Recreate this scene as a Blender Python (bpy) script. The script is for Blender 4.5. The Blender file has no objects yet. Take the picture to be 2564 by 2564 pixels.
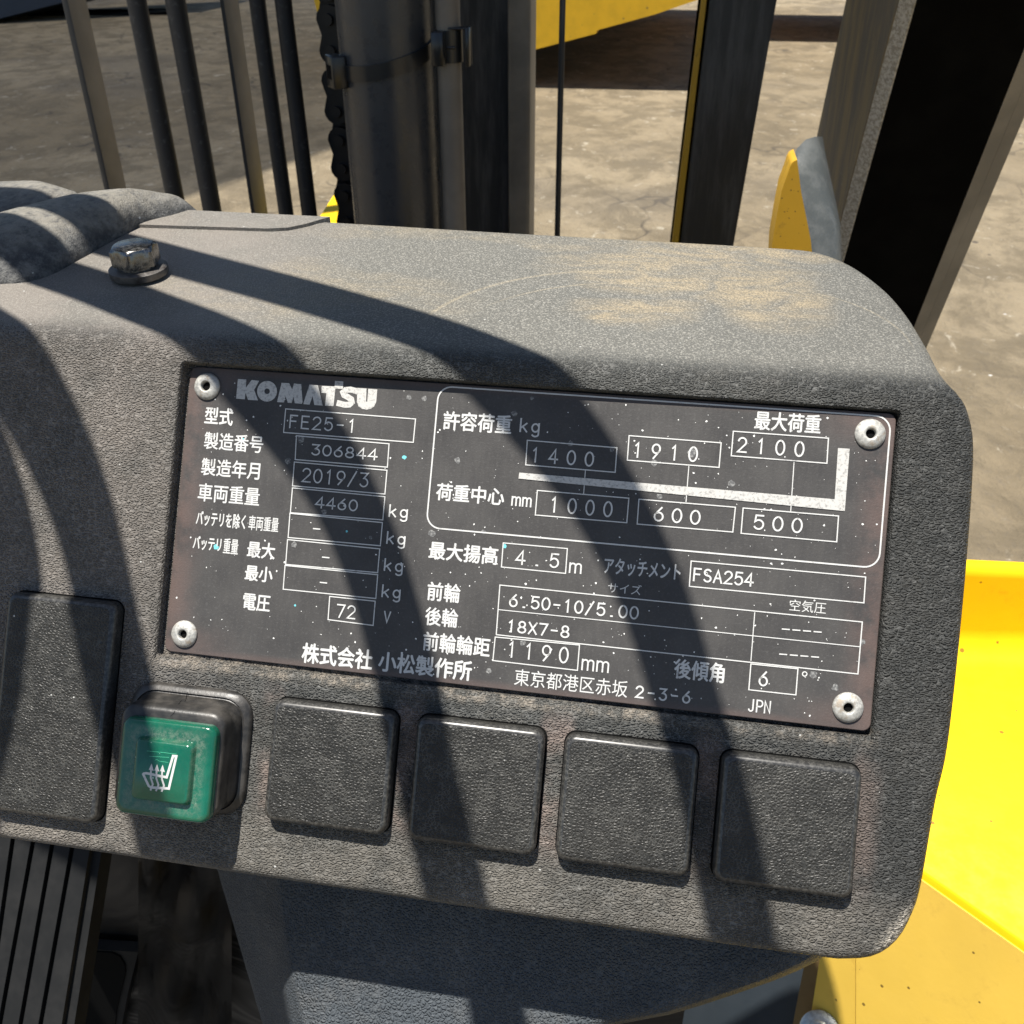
import bpy, bmesh, math, random
from math import sin, cos, pi, radians, atan2, asin, sqrt, hypot
from mathutils import Vector, Matrix
from mathutils.geometry import delaunay_2d_cdt
from mathutils.bvhtree import BVHTree

random.seed(7)
SC = bpy.context.scene
COL = SC.collection

# ------------------------------------------------------------------ camera
# origin = centre of the data plate, metres, z up; the camera was solved from
# the four rivets, so photo pixels (2564 px square) become rays in the place
YAW, PITCH, ROLL, TILT = [radians(v) for v in (9.45063534, 32.69155363, -0.16980694, 33.88962587)]
CAM = Vector((0.0303001, -0.18083735, 0.12499596))
FPX, W2 = 2411.0, 2564.0
FWD = Vector((-sin(YAW) * cos(PITCH), cos(YAW) * cos(PITCH), -sin(PITCH)))
_R = Vector((cos(YAW), sin(YAW), 0)); _U = _R.cross(FWD)
RGT = _R * cos(ROLL) + _U * sin(ROLL); UPV = _U * cos(ROLL) - _R * sin(ROLL)
cam_d = bpy.data.cameras.new('camera'); cam_o = bpy.data.objects.new('camera', cam_d); COL.objects.link(cam_o)
cam_d.sensor_fit = 'HORIZONTAL'; cam_d.sensor_width = 36.0; cam_d.lens = 36.0 * FPX / W2
cam_d.clip_start = 0.01; cam_d.clip_end = 400
cam_d.dof.use_dof = True; cam_d.dof.focus_distance = 0.235; cam_d.dof.aperture_fstop = 62
cam_o.matrix_world = Matrix.Translation(CAM) @ Matrix((RGT, UPV, -FWD)).transposed().to_4x4()
SC.camera = cam_o

# ------------------------------------------------------------------ light
SUN = Vector((-0.1502, -0.1147, 0.982)).normalized()
world = bpy.data.worlds.new('World'); SC.world = world; world.use_nodes = True
wn = world.node_tree.nodes; wl = world.node_tree.links; wn.clear()
sky = wn.new('ShaderNodeTexSky'); sky.sky_type = 'NISHITA'; sky.sun_disc = False
sky.sun_elevation = asin(SUN.z); sky.sun_rotation = atan2(SUN.x, SUN.y); sky.altitude = 50; sky.dust_density = 0.6
bgn = wn.new('ShaderNodeBackground'); bgn.inputs['Strength'].default_value = 0.060
wo = wn.new('ShaderNodeOutputWorld'); wl.new(sky.outputs[0], bgn.inputs[0]); wl.new(bgn.outputs[0], wo.inputs[0])
sd = bpy.data.lights.new('sun', 'SUN'); sd.energy = 4.6; sd.angle = radians(0.53); sd.color = (1.0, 0.955, 0.88)
so = bpy.data.objects.new('sun', sd); COL.objects.link(so); so.rotation_euler = SUN.to_track_quat('Z', 'Y').to_euler(); so.location = (0, 0, 5)
vs = SC.view_settings; vs.view_transform = 'Standard'; vs.look = 'None'; vs.exposure = 0.90; vs.gamma = 1.0; vs.use_curve_mapping = False
try:
    SC.cycles.max_bounces = 6; SC.cycles.caustics_reflective = False; SC.cycles.caustics_refractive = False
except Exception:
    pass

# ------------------------------------------------------------------ pixel -> place
EX = Vector((1, 0, 0)); WX = Vector((0, sin(TILT), cos(TILT))); NX = Vector((0, -cos(TILT), sin(TILT)))
PANEL = Matrix((EX, WX, NX)).transposed().to_4x4()
def ray(x, y): return (FWD * FPX + RGT * (x - W2 / 2) - UPV * (y - W2 / 2)).normalized()
def hit(x, y, p, n):
    d = ray(x, y); n = Vector(n); return CAM + d * ((Vector(p) - CAM).dot(n) / d.dot(n))
def onY(x, y, Y): return hit(x, y, (0, Y, 0), (0, 1, 0))
def onZ(x, y, Z): return hit(x, y, (0, 0, Z), (0, 0, 1))
def pan(x, y, h=0.0):
    p = hit(x, y, NX * (h / 1000), NX); return (p.dot(EX) * 1000, p.dot(WX) * 1000)
def toP(v): return Vector((v.dot(EX), v.dot(WX), v.dot(NX)))
GZ = -1.35
PT = .0095                                             # the plate sits deeper at its left end
def panp(x, y, h=0.0):
    a, b = pan(x, y, h)
    for _ in range(3): a, b = pan(x, y, h + PT * (a + 77))
    return a, b
HP = EX * 0 + WX * 0.040 + NX * 0.003; HSL = radians(3); HN = Vector((0, -sin(HSL), cos(HSL)))
def onhood(x, y, lift=0.0): return hit(x, y, HP + HN * lift, HN)

# ------------------------------------------------------------------ object helpers
def obj(name, bm, mat, parent=None, smooth=None, **props):
    bmesh.ops.recalc_face_normals(bm, faces=bm.faces[:]) if props.pop('recalc', True) else None
    me = bpy.data.meshes.new(name); bm.to_mesh(me); bm.free()
    for m in (mat if isinstance(mat, (list, tuple)) else [mat]): me.materials.append(m)
    o = bpy.data.objects.new(name, me); COL.objects.link(o)
    if parent is not None: o.parent = parent
    if smooth is not None:
        for p in me.polygons: p.use_smooth = True
        if smooth < 180:
            try: me.set_sharp_from_angle(angle=radians(smooth))
            except Exception: pass
    for k, v in props.items(): o[k] = v
    return o
def tag(o, label, cat, group=None):
    o['label'] = label; o['category'] = cat
    if group: o['group'] = group
    return o
def thing(name, label, cat, loc=(0, 0, 0), group=None):
    o = bpy.data.objects.new(name, None); COL.objects.link(o); o.location = loc; o.empty_display_size = .02
    return tag(o, label, cat, group)
def rebase(o, loc):
    """put a one-mesh thing's origin at loc, keeping the shape where it is"""
    loc = Vector(loc); o.data.transform(Matrix.Translation(-loc)); o.location = loc; return o
def box(bm, lo, hi):
    r = bmesh.ops.create_cube(bm, size=1); lo, hi = Vector(lo), Vector(hi)
    for v in r['verts']: v.co = Vector([(lo[i] + hi[i]) / 2 + v.co[i] * (hi[i] - lo[i]) for i in range(3)])
    return r['verts']
def bevel(bm, w, seg=2, ang=30):
    es = [e for e in bm.edges if len(e.link_faces) == 2 and e.calc_face_angle(0) > radians(ang)]
    if es: bmesh.ops.bevel(bm, geom=es, offset=w, segments=seg, profile=.5, affect='EDGES')
def prism(bm, pts, ext):
    """closed solid from a planar polygon (world points) pushed along ext"""
    a = [bm.verts.new(p) for p in pts]; b = [bm.verts.new(Vector(p) + Vector(ext)) for p in pts]
    bm.faces.new(a); bm.faces.new(b[::-1]); n = len(a)
    for i in range(n): bm.faces.new((a[i], b[i], b[(i + 1) % n], a[(i + 1) % n]))
def tube(bm, pts, rad, seg=14, cap=True):
    pts = [Vector(p) for p in pts]; rings = []; up = None
    for i, p in enumerate(pts):
        t = (pts[min(i + 1, len(pts) - 1)] - pts[max(i - 1, 0)]).normalized()
        if up is None: up = t.orthogonal().normalized()
        up = (up - t * up.dot(t)).normalized(); s = t.cross(up); r = rad[i] if isinstance(rad, (list, tuple)) else rad
        rings.append([bm.verts.new(p + (up * cos(2 * pi * k / seg) + s * sin(2 * pi * k / seg)) * r) for k in range(seg)])
    for a, b in zip(rings, rings[1:]):
        for k in range(seg): bm.faces.new((a[k], a[(k + 1) % seg], b[(k + 1) % seg], b[k]))
    if cap: bm.faces.new(rings[0][::-1]); bm.faces.new(rings[-1])
def loft(bm, rings, cap0=True, cap1=True):
    R = [[bm.verts.new(p) for p in r] for r in rings]; n = len(R[0])
    for a, b in zip(R, R[1:]):
        for k in range(n): bm.faces.new((a[k], a[(k + 1) % n], b[(k + 1) % n], b[k]))
    if cap0: bm.faces.new(R[0][::-1])
    if cap1: bm.faces.new(R[-1])
def rrect(cx, cy, w, h, r, z, n=6):
    out = []; r = min(r, w / 2 - .01, h / 2 - .01)
    for qx, qy, a0 in ((1, -1, -90), (1, 1, 0), (-1, 1, 90), (-1, -1, 180)):
        for i in range(n + 1):
            a = radians(a0 + 90 * i / n)
            out.append(Vector((cx + qx * (w / 2 - r) + r * cos(a), cy + qy * (h / 2 - r) + r * sin(a), z)) / 1000)
    return out
def lathe(bm, prof, seg=40, c=(0, 0, 0), ax=None):
    """prof = [(radius, height)] in mm round axis ax through c (metres)"""
    ax = Vector(ax or (0, 0, 1)).normalized(); u = ax.orthogonal().normalized(); v = ax.cross(u); c = Vector(c)
    rings = []
    for r, h in prof:
        if r < 1e-6: rings.append([bm.verts.new(c + ax * h / 1000)])
        else: rings.append([bm.verts.new(c + ax * h / 1000 + (u * cos(2 * pi * k / seg) + v * sin(2 * pi * k / seg)) * r / 1000) for k in range(seg)])
    for a, b in zip(rings, rings[1:]):
        for k in range(seg):
            k2 = (k + 1) % seg
            if len(a) == 1 and len(b) == 1: continue
            if len(a) == 1: bm.faces.new((a[0], b[k], b[k2]))
            elif len(b) == 1: bm.faces.new((a[k], b[0], a[k2]))
            else: bm.faces.new((a[k], b[k], b[k2], a[k2]))

# ------------------------------------------------------------------ materials
class NT:
    def __init__(s, name):
        s.m = bpy.data.materials.new(name); s.m.use_nodes = True; s.t = s.m.node_tree; s.t.nodes.clear()
        s.out = s.t.nodes.new('ShaderNodeOutputMaterial'); s.b = s.t.nodes.new('ShaderNodeBsdfPrincipled'); s.t.links.new(s.b.outputs[0], s.out.inputs[0])
        s.co = s.t.nodes.new('ShaderNodeTexCoord').outputs['Object']
    def put(s, sock, v):
        if isinstance(v, bpy.types.NodeSocket): s.t.links.new(v, sock)
        elif isinstance(v, (tuple, list)) and len(v) == 3 and sock.type == 'RGBA': sock.default_value = (*v, 1)
        else: sock.default_value = v
    def map(s, scale=(1, 1, 1), loc=(0, 0, 0), rot=(0, 0, 0), co=None):
        n = s.t.nodes.new('ShaderNodeMapping'); s.put(n.inputs['Vector'], co or s.co)
        n.inputs['Scale'].default_value = scale; n.inputs['Location'].default_value = loc; n.inputs['Rotation'].default_value = rot; return n.outputs[0]
    def noise(s, scale, detail=4, rough=.55, co=None, dist=0, col=False):
        n = s.t.nodes.new('ShaderNodeTexNoise'); s.put(n.inputs['Vector'], co or s.co); n.inputs['Scale'].default_value = scale
        n.inputs['Detail'].default_value = detail; n.inputs['Roughness'].default_value = rough; n.inputs['Distortion'].default_value = dist
        return n.outputs['Color' if col else 'Fac']
    def vor(s, scale, feat='DISTANCE_TO_EDGE', co=None, out='Distance', rnd=1.0):
        n = s.t.nodes.new('ShaderNodeTexVoronoi'); n.feature = feat; s.put(n.inputs['Vector'], co or s.co); n.inputs['Scale'].default_value = scale
        n.inputs['Randomness'].default_value = rnd; return n.outputs[out]
    def math(s, op, a, b=0.0, c=None, clamp=False):
        n = s.t.nodes.new('ShaderNodeMath'); n.operation = op; n.use_clamp = clamp; s.put(n.inputs[0], a); s.put(n.inputs[1], b)
        if c is not None: s.put(n.inputs[2], c)
        return n.outputs[0]
    def ramp(s, v, a, b, lo=0.0, hi=1.0, smooth=True):
        n = s.t.nodes.new('ShaderNodeMapRange'); n.interpolation_type = 'SMOOTHSTEP' if smooth else 'LINEAR'; n.clamp = True
        s.put(n.inputs['Value'], v)
        for k, x in zip(('From Min', 'From Max', 'To Min', 'To Max'), (a, b, lo, hi)): s.put(n.inputs[k], x)
        return n.outputs[0]
    def mix(s, f, a, b, mode='MIX'):
        n = s.t.nodes.new('ShaderNodeMix'); n.data_type = 'RGBA'; n.blend_type = mode; n.clamp_factor = True
        s.put(n.inputs[0], f); s.put(n.inputs[6], a); s.put(n.inputs[7], b); return n.outputs[2]
    def xyz(s, co=None):
        n = s.t.nodes.new('ShaderNodeSeparateXYZ'); s.put(n.inputs[0], co or s.co); return n.outputs
    def warp(s, co, scale, amt):
        n = s.t.nodes.new('ShaderNodeVectorMath'); n.operation = 'SUBTRACT'; s.put(n.inputs[0], s.noise(scale, 2, .5, co, col=True)); n.inputs[1].default_value = (.5, .5, .5)
        m = s.t.nodes.new('ShaderNodeVectorMath'); m.operation = 'SCALE'; s.put(m.inputs[0], n.outputs[0]); m.inputs[3].default_value = amt
        a = s.t.nodes.new('ShaderNodeVectorMath'); a.operation = 'ADD'; s.put(a.inputs[0], co); s.put(a.inputs[1], m.outputs[0]); return a.outputs[0]
    def bump(s, h, dist, strength=1.0):
        n = s.t.nodes.new('ShaderNodeBump'); s.put(n.inputs['Height'], h); n.inputs['Distance'].default_value = dist; s.put(n.inputs['Strength'], strength)
        s.t.links.new(n.outputs[0], s.b.inputs['Normal'])
    def set(s, **k):
        for a, v in k.items():
            nm = {'col': 'Base Color', 'rough': 'Roughness', 'metal': 'Metallic', 'spec': 'Specular IOR Level', 'coat': 'Coat Weight', 'trans': 'Transmission Weight', 'sss': 'Subsurface Weight'}[a]
            s.put(s.b.inputs[nm], v)
        return s
    def specks(s, scale, size, keep, co=None):
        """small irregular spots: voronoi cells, only a share of them kept"""
        c = co or s.co; d = s.vor(scale, 'F1', c); r = s.xyz(s.vor(scale, 'F1', c, 'Color'))
        return s.math('MULTIPLY', s.math('LESS_THAN', d, s.math('MULTIPLY', r[1], size)), s.math('LESS_THAN', r[0], keep))

def leather(name, base, crest, cell, flat, depth, spot, dusty=False, rough=.5, net=.3, fk=.20, spec=.17):
    """grained plastic: small pillows parted by fine grooves, with sun glints painted in as pale lines"""
    m = NT(name); c = m.warp(m.map((1, flat, 1)), 420 / cell, .0009 * cell); x, y, z = m.xyz()
    e = m.vor(1000 / cell, co=c); pil = m.ramp(e, .0, .34); ridge = m.ramp(e, .0, .16, 1, 0)
    fine = m.noise(2600, 3, .65); mid = m.noise(1.0, 4, .6, m.map((420, 420 * flat, 420))); big = m.noise(22, 5, .62)
    gate = m.ramp(m.noise(240, 4, .6), .40, .64)
    col = m.mix(m.ramp(big, .3, .7), [v * .86 for v in base], [v * 1.14 for v in base])
    col = m.mix(m.math('MULTIPLY', m.ramp(fine, .54, .74), .22), col, crest)
    netf = m.math('MULTIPLY', m.math('MULTIPLY', ridge, gate), net)  # pale net puts sun glints into the colour
    film = m.math('MULTIPLY', m.ramp(m.noise(42, 7, .72), .46, .72), fk)
    hood = None
    if dusty:
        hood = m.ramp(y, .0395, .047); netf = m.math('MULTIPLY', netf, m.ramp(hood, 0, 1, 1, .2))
    col = m.mix(netf, col, crest); col = m.mix(film, col, (.24, .215, .18))
    if dusty:
        gr = m.noise(1900, 3, .7); wv = m.xyz(m.warp(m.co, 38, .022))
        def patch(cx, cy, rx, ry): 
            ux = m.math('DIVIDE', m.math('SUBTRACT', wv[0], cx), rx); uy = m.math('DIVIDE', m.math('SUBTRACT', wv[1], cy), ry)
            return m.ramp(m.math('ADD', m.math('MULTIPLY', ux, ux), m.math('MULTIPLY', uy, uy)), .15, 1.0, 1, 0)
        dust = 0.0
        for args in ((.034, .078, .044, .0115), (.056, .068, .020, .0140), (.050, .088, .046, .0060), (.024, .060, .022, .0090), (-.070, .060, .060, .014), (-.02, .088, .07, .006)):
            dust = m.math('MAXIMUM', dust, m.math('MULTIPLY', patch(*args), 1.0 if args[0] > 0 else .45))
        dust = m.math('MULTIPLY', dust, m.math('MULTIPLY', hood, m.ramp(m.noise(1.0, 8, .72, m.map((60, 130, 130), rot=(0, 0, radians(-20))), dist=.8), .34, .66, .15, 1)))
        dust = m.math('MULTIPLY', dust, m.ramp(gr, .36, .60, .30, 1))
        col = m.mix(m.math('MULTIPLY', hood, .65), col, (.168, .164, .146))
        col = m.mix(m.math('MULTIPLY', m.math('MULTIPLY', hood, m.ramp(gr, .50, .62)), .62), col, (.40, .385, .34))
        col = m.mix(m.math('MULTIPLY', dust, .80), col, (.42, .335, .21))
        # scuff rings round the bolt and long curved rub lines on the top
        bx = m.math('SUBTRACT', x, -.1122); by = m.math('MULTIPLY', m.math('SUBTRACT', y, BOLT_B), 1.0); rr_ = m.math('SQRT', m.math('ADD', m.math('MULTIPLY', bx, bx), m.math('MULTIPLY', m.math('MULTIPLY', by, by), 2.78)))
        rg = m.math('MULTIPLY', m.math('GREATER_THAN', m.math('SINE', m.math('MULTIPLY', rr_, 3600)), .25), m.math('MULTIPLY', m.ramp(rr_, .0085, .0095), m.ramp(rr_, .0115, .0145, 1, 0)))
        col = m.mix(m.math('MULTIPLY', m.math('MULTIPLY', rg, m.ramp(m.noise(160, 4, .7), .42, .6)), m.math('MULTIPLY', hood, .55)), col, (.28, .265, .23))
        for cx_, cy_, r_, w_, x0_, x1_ in ((.020, .045, .0500, .0006, -.05, .035), (.024, .042, .0470, .0004, -.02, .05), (.055, .052, .033, .0003, .055, .1)):
            dx = m.math('SUBTRACT', x, cx_); dy = m.math('MULTIPLY', m.math('SUBTRACT', y, cy_), 1.67); d_ = m.math('ABSOLUTE', m.math('SUBTRACT', m.math('SQRT', m.math('ADD', m.math('MULTIPLY', dx, dx), m.math('MULTIPLY', m.math('MULTIPLY', dy, dy), 1.0))), r_))
            ln = m.math('MULTIPLY', m.math('MULTIPLY', m.ramp(d_, 0, w_ * 1.6, 1, 0), m.math('MULTIPLY', m.ramp(x, x0_, x0_ + .02), m.ramp(x, x1_ - .02, x1_, 1, 0))), m.math('MULTIPLY', m.ramp(y, .050, .056), m.ramp(gr, .36, .6, .2, 1)))
            col = m.mix(m.math('MULTIPLY', ln, .45), col, (.46, .39, .27))
        # pinkish dust caught round the switch blanks and under the plate
        row = m.math('MULTIPLY', m.ramp(y, -.074, -.064), m.ramp(y, -.043, -.036, 1, 0))
        cellx = m.math('ABSOLUTE', m.math('SUBTRACT', m.math('FRACT', m.math('DIVIDE', m.math('ADD', x, .0363 + .017 + .34), .034)), .5))
        row = m.math('MULTIPLY', row, m.math('MULTIPLY', m.ramp(cellx, .36, .43), m.math('MULTIPLY', m.ramp(x, -.056, -.052), m.ramp(x, .0825, .0865, 1, 0))))
        row = m.math('MULTIPLY', row, m.ramp(m.noise(70, 5, .65), .36, .62)); col = m.mix(m.math('MULTIPLY', row, .55), col, (.34, .265, .230))
        lip = m.math('MULTIPLY', m.ramp(y, -.0388, -.0366), m.ramp(y, -.0345, -.0335, 1, 0)); lip = m.math('MULTIPLY', lip, m.math('MULTIPLY', m.ramp(x, -.086, -.080), m.ramp(x, .0830, .0845, 1, 0)))
        col = m.mix(m.math('MULTIPLY', lip, m.ramp(m.noise(260, 5, .75), .42, .66, .05, .60)), col, (.36, .31, .25))
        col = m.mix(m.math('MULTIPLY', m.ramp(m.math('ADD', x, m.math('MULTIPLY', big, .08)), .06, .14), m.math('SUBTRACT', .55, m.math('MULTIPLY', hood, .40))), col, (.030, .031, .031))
        side = m.math('MULTIPLY', m.ramp(x, -.05, -.10), m.ramp(m.noise(36, 5, .65), .3, .62, .35, 1)); col = m.mix(m.math('MULTIPLY', side, .55), col, (.285, .250, .220))
        low = m.math('MULTIPLY', m.ramp(y, -.066, -.076), m.ramp(m.noise(50, 6, .7), .35, .6, .3, 1)); col = m.mix(m.math('MULTIPLY', low, .5), col, (.235, .215, .185))
        # corner rubbed bright, bottom right
        qx = m.math('SUBTRACT', x, .0915); qy = m.math('SUBTRACT', y, -.0760); q_ = m.math('ADD', m.math('MULTIPLY', m.math('ADD', qx, m.math('MULTIPLY', qy, -.62)), 1.0), 0.0)
        qa = m.math('ABSOLUTE', q_); qb = m.math('ABSOLUTE', m.math('ADD', m.math('MULTIPLY', qx, .62), qy))
        rub = m.math('MULTIPLY', m.math('MULTIPLY', m.ramp(qa, .0005, .0042, 1, 0), m.ramp(qb, .004, .011, 1, 0)), m.ramp(m.noise(900, 4, .7), .40, .58)); col = m.mix(m.math('MULTIPLY', rub, .9), col, (.55, .50, .42))
    s1 = m.specks(520, .15, spot); s2 = m.specks(170, .09, spot * .5)
    col = m.mix(m.math('MULTIPLY', m.math('MAXIMUM', s1, s2), .75), col, (.60, .60, .57))
    m.set(col=col, rough=m.ramp(fine, .3, .7, rough - .08, rough + .12), spec=spec)
    k1 = m.ramp(hood, 0, 1, 1, .22) if dusty else 1.0; k2 = m.ramp(hood, 0, 1, .30, .80) if dusty else .6
    h = m.math('ADD', m.math('MULTIPLY', m.math('ADD', pil, m.math('MULTIPLY', mid, 1.1)), k1), m.math('MULTIPLY', fine, k2))
    m.bump(h, depth); return m.m

def painted(name, col, dark, rough=.4, spot_scale=180, spot=.25, spotcol=(.25, .15, .02), dirt=.3, bumpd=.00005):
    m = NT(name); n = m.noise(9, 5, .6); n2 = m.noise(60, 5, .7)
    c = m.mix(m.ramp(n, .35, .7), col, [v * .88 for v in col]); c = m.mix(m.math('MULTIPLY', m.ramp(n2, .55, .8), dirt), c, dark)
    if spot: c = m.mix(m.math('MULTIPLY', m.specks(spot_scale, .21, spot), .85), c, spotcol)
    m.set(col=c, rough=m.ramp(n2, .3, .7, rough - .06, rough + .12)); m.bump(m.noise(420, 3), bumpd); return m.m

def metal(name, col, rough, metallic=1.0, nscale=900, dirt=None):
    m = NT(name); n = m.noise(nscale, 5, .7); c = m.mix(m.ramp(n, .3, .7), [v * .6 for v in col], col)
    if dirt: c = m.mix(m.ramp(m.noise(nscale * .3, 4, .6), .52, .68), c, dirt)
    m.set(col=c, rough=m.ramp(n, .3, .7, rough - .08, rough + .2), metal=metallic); m.bump(n, .00002); return m.m

M = {}
BOLT_B = WX.y * .0561 + WX.z * (HP.z + (.0561 - HP.y) * math.tan(HSL))
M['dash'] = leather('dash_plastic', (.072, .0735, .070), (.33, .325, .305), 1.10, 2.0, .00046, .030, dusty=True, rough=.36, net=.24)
M['blank'] = leather('blank_plastic', (.024, .024, .0225), (.21, .205, .185), .80, 1.15, .00013, .022, rough=.40, net=.24, fk=.03, spec=.32)
M['cowl'] = leather('cowl_plastic', (.066, .076, .086), (.26, .275, .29), 1.0, 1.2, .00040, .004, rough=.45, net=.06)
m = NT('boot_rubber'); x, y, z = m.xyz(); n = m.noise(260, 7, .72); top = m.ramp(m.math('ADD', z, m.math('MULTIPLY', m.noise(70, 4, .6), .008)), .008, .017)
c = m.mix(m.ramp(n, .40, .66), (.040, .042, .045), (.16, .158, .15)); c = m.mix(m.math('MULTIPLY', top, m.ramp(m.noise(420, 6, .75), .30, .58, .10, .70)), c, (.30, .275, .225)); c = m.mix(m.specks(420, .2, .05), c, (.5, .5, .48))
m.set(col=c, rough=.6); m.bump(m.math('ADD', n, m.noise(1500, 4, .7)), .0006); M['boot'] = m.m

m = NT('blank_edge_plastic'); g = m.noise(1200, 4, .7); m.set(col=m.mix(m.ramp(g, .42, .66), (.024, .024, .0235), (.080, .078, .072)), rough=.30, spec=.55); M['blank_edge'] = m.m
# data plate: dark anodised aluminium, rusty dust at its border
m = NT('plate_metal'); x, y, z = m.xyz()
edge = m.math('MINIMUM', m.math('SUBTRACT', .0825, m.math('ABSOLUTE', x)), m.math('SUBTRACT', .0348, m.math('ABSOLUTE', y)))
cor = m.math('MULTIPLY', m.ramp(m.math('ABSOLUTE', x), .060, .081), m.ramp(edge, .001, .010, 1, 0))
rd = m.math('MAXIMUM', m.math('MULTIPLY', cor, m.ramp(m.noise(120, 5, .65), .3, .62)), m.ramp(edge, .0006, .0024, .6, 0))
c = m.mix(m.ramp(m.noise(60, 6, .6), .3, .7), (.050, .048, .047), (.072, .069, .066))
c = m.mix(m.math('MULTIPLY', m.ramp(m.noise(1600, 3, .6), .52, .70), .16), c, (.17, .165, .16))
c = m.mix(m.math('MULTIPLY', rd, .42), c, (.17, .105, .088))
st = m.noise(1.0, 4, .6, m.map((900, 120, 900)))
m.set(col=c, rough=m.ramp(st, .3, .7, .40, .58), spec=.28, metal=.0); m.bump(m.math('ADD', m.noise(2600, 3, .6), m.math('MULTIPLY', rd, m.noise(1300, 3, .6))), .00004)
M['plate'] = m.m
m = NT('white_print'); w = m.ramp(m.noise(900, 6, .75), .56, .70); w2 = m.ramp(m.noise(140, 5, .7), .60, .72)
m.set(col=m.mix(m.math('MAXIMUM', m.math('MULTIPLY', w, .55), m.math('MULTIPLY', w2, .6)), (.58, .58, .56), (.17, .16, .16)), rough=.55); M['print'] = m.m
m = NT('silver_print'); m.set(col=m.mix(m.ramp(m.noise(1500, 5, .7), .48, .66), (.52, .51, .48), (.29, .285, .27)), rough=.5); M['silver'] = m.m
m = NT('paint_fleck'); m.set(col=(.75, .75, .72), rough=.6); M['fleck'] = m.m
m = NT('cyan_fleck'); m.set(col=(.16, .55, .60), rough=.6); M['cyan'] = m.m
m = NT('grey_fleck'); m.set(col=m.mix(m.ramp(m.noise(1800, 3), .45, .6), (.10, .10, .10), (.24, .24, .23)), rough=.7); M['grey_fleck'] = m.m
M['rivet'] = metal('rivet_aluminium', (.56, .55, .51), .5, .35, 1500, (.36, .31, .25))
m = NT('black_hole'); m.set(col=(.004, .004, .004), rough=.9, spec=.1); M['black'] = m.m
M['bolt'] = metal('zinc_bolt', (.24, .235, .225), .20, 1.0, 900)
M['boltside'] = metal('bolt_dirty', (.16, .15, .14), .42, .6, 700, (.06, .05, .045))
M['zinc'] = metal('galvanised', (.62, .68, .70), .38, .8, 500)
m = NT('green_cap'); d = m.ramp(m.noise(900, 8, .82), .34, .72); x, y, z = m.xyz()
ring = m.math('MAXIMUM', m.math('ABSOLUTE', m.math('ADD', x, .0715)), m.math('ABSOLUTE', m.math('ADD', y, .0586)))
around = m.math('MULTIPLY', m.ramp(ring, .0062, .0074), m.ramp(ring, .0080, .0104, 1, 0))
dm = m.math('MULTIPLY', d, m.math('ADD', .06, m.math('MULTIPLY', around, .50)))
c = m.mix(dm, m.mix(m.ramp(m.noise(90, 3), .3, .7), (.001, .080, .046), (.002, .125, .072)), (.22, .24, .19))
c = m.mix(m.math('MULTIPLY', m.specks(900, .22, .10), .8), c, (.42, .55, .48))
m.set(col=c, rough=m.ramp(dm, 0, .7, .18, .6), spec=.5, coat=.25, sss=.12); m.b.inputs['Subsurface Radius'].default_value = (.0004, .003, .0015); m.b.inputs['Subsurface Scale'].default_value = .6
m.bump(m.noise(1800, 3), .00003); M['green'] = m.m
m = NT('green_scratch'); m.set(col=(.10, .55, .32), rough=.4); M['scratch'] = m.m
m = NT('switch_housing'); f = m.ramp(m.noise(170, 6, .65), .36, .68); m.set(col=m.mix(m.math('MULTIPLY', f, .5), (.018, .0175, .017), (.11, .10, .088)), rough=.40); m.bump(m.noise(1500, 3), .00004); M['housing'] = m.m
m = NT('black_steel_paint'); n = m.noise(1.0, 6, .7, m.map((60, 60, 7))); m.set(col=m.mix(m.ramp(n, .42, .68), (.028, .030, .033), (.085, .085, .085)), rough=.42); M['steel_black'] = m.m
M['cyl'] = painted('cylinder_paint', (.050, .052, .055), (.08, .075, .065), .27, 300, .0, dirt=.2, bumpd=.00001)
m = NT('bar_bounce_tan'); m.set(col=m.mix(m.ramp(m.noise(20, 5), .35, .7), (.165, .142, .112), (.225, .195, .155)), rough=.55); M['bar'] = m.m  # tan base carries the light reflected onto the bars
m = NT('rubber_hose'); m.set(col=m.mix(m.math('MULTIPLY', m.ramp(m.noise(110, 5, .7), .56, .72), .5), (.010, .010, .011), (.10, .10, .10)), rough=.6); m.bump(m.noise(900, 2), .0001); M['hose'] = m.m
m = NT('chain_steel'); m.set(col=(.018, .016, .015), rough=.42, metal=.3); M['chain'] = m.m
m = NT('tie_nylon'); m.set(col=(.020, .021, .022), rough=.28); M['tie'] = m.m
m = NT('pillar_paint'); n = m.noise(1.0, 6, .68, m.map((40, 40, 9))); g = m.noise(700, 4, .7)
c = m.mix(m.ramp(n, .40, .64), (.085, .083, .078), (.20, .155, .085)); c = m.mix(m.math('MULTIPLY', m.ramp(g, .54, .70), .22), c, (.34, .33, .30)); c = m.mix(m.specks(240, .10, .05), c, (.75, .75, .7))
m.set(col=c, rough=.55, spec=.3); m.bump(g, .0001); M['pillar'] = m.m
m = NT('pillar_lit_wear'); g = m.noise(420, 5, .72); m.set(col=m.mix(m.ramp(g, .40, .62), (.26, .24, .20), (.50, .48, .44)), rough=.6); m.bump(g, .0004); M['pillar_edge'] = m.m  # worn paint, base also raised pale for the sunlit bevel
m = NT('pillar_shaded'); m.set(col=m.mix(m.ramp(m.noise(30, 5), .4, .7), (.002, .002, .002), (.004, .004, .0038)), rough=.8, spec=.05); M['pillar_face'] = m.m  # near-black base paints in the shade on the driver's side
m = NT('pillar_trim'); m.set(col=m.mix(m.ramp(m.noise(20, 4), .35, .7), (.16, .145, .12), (.24, .215, .175)), rough=.45); M['trim'] = m.m
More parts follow.
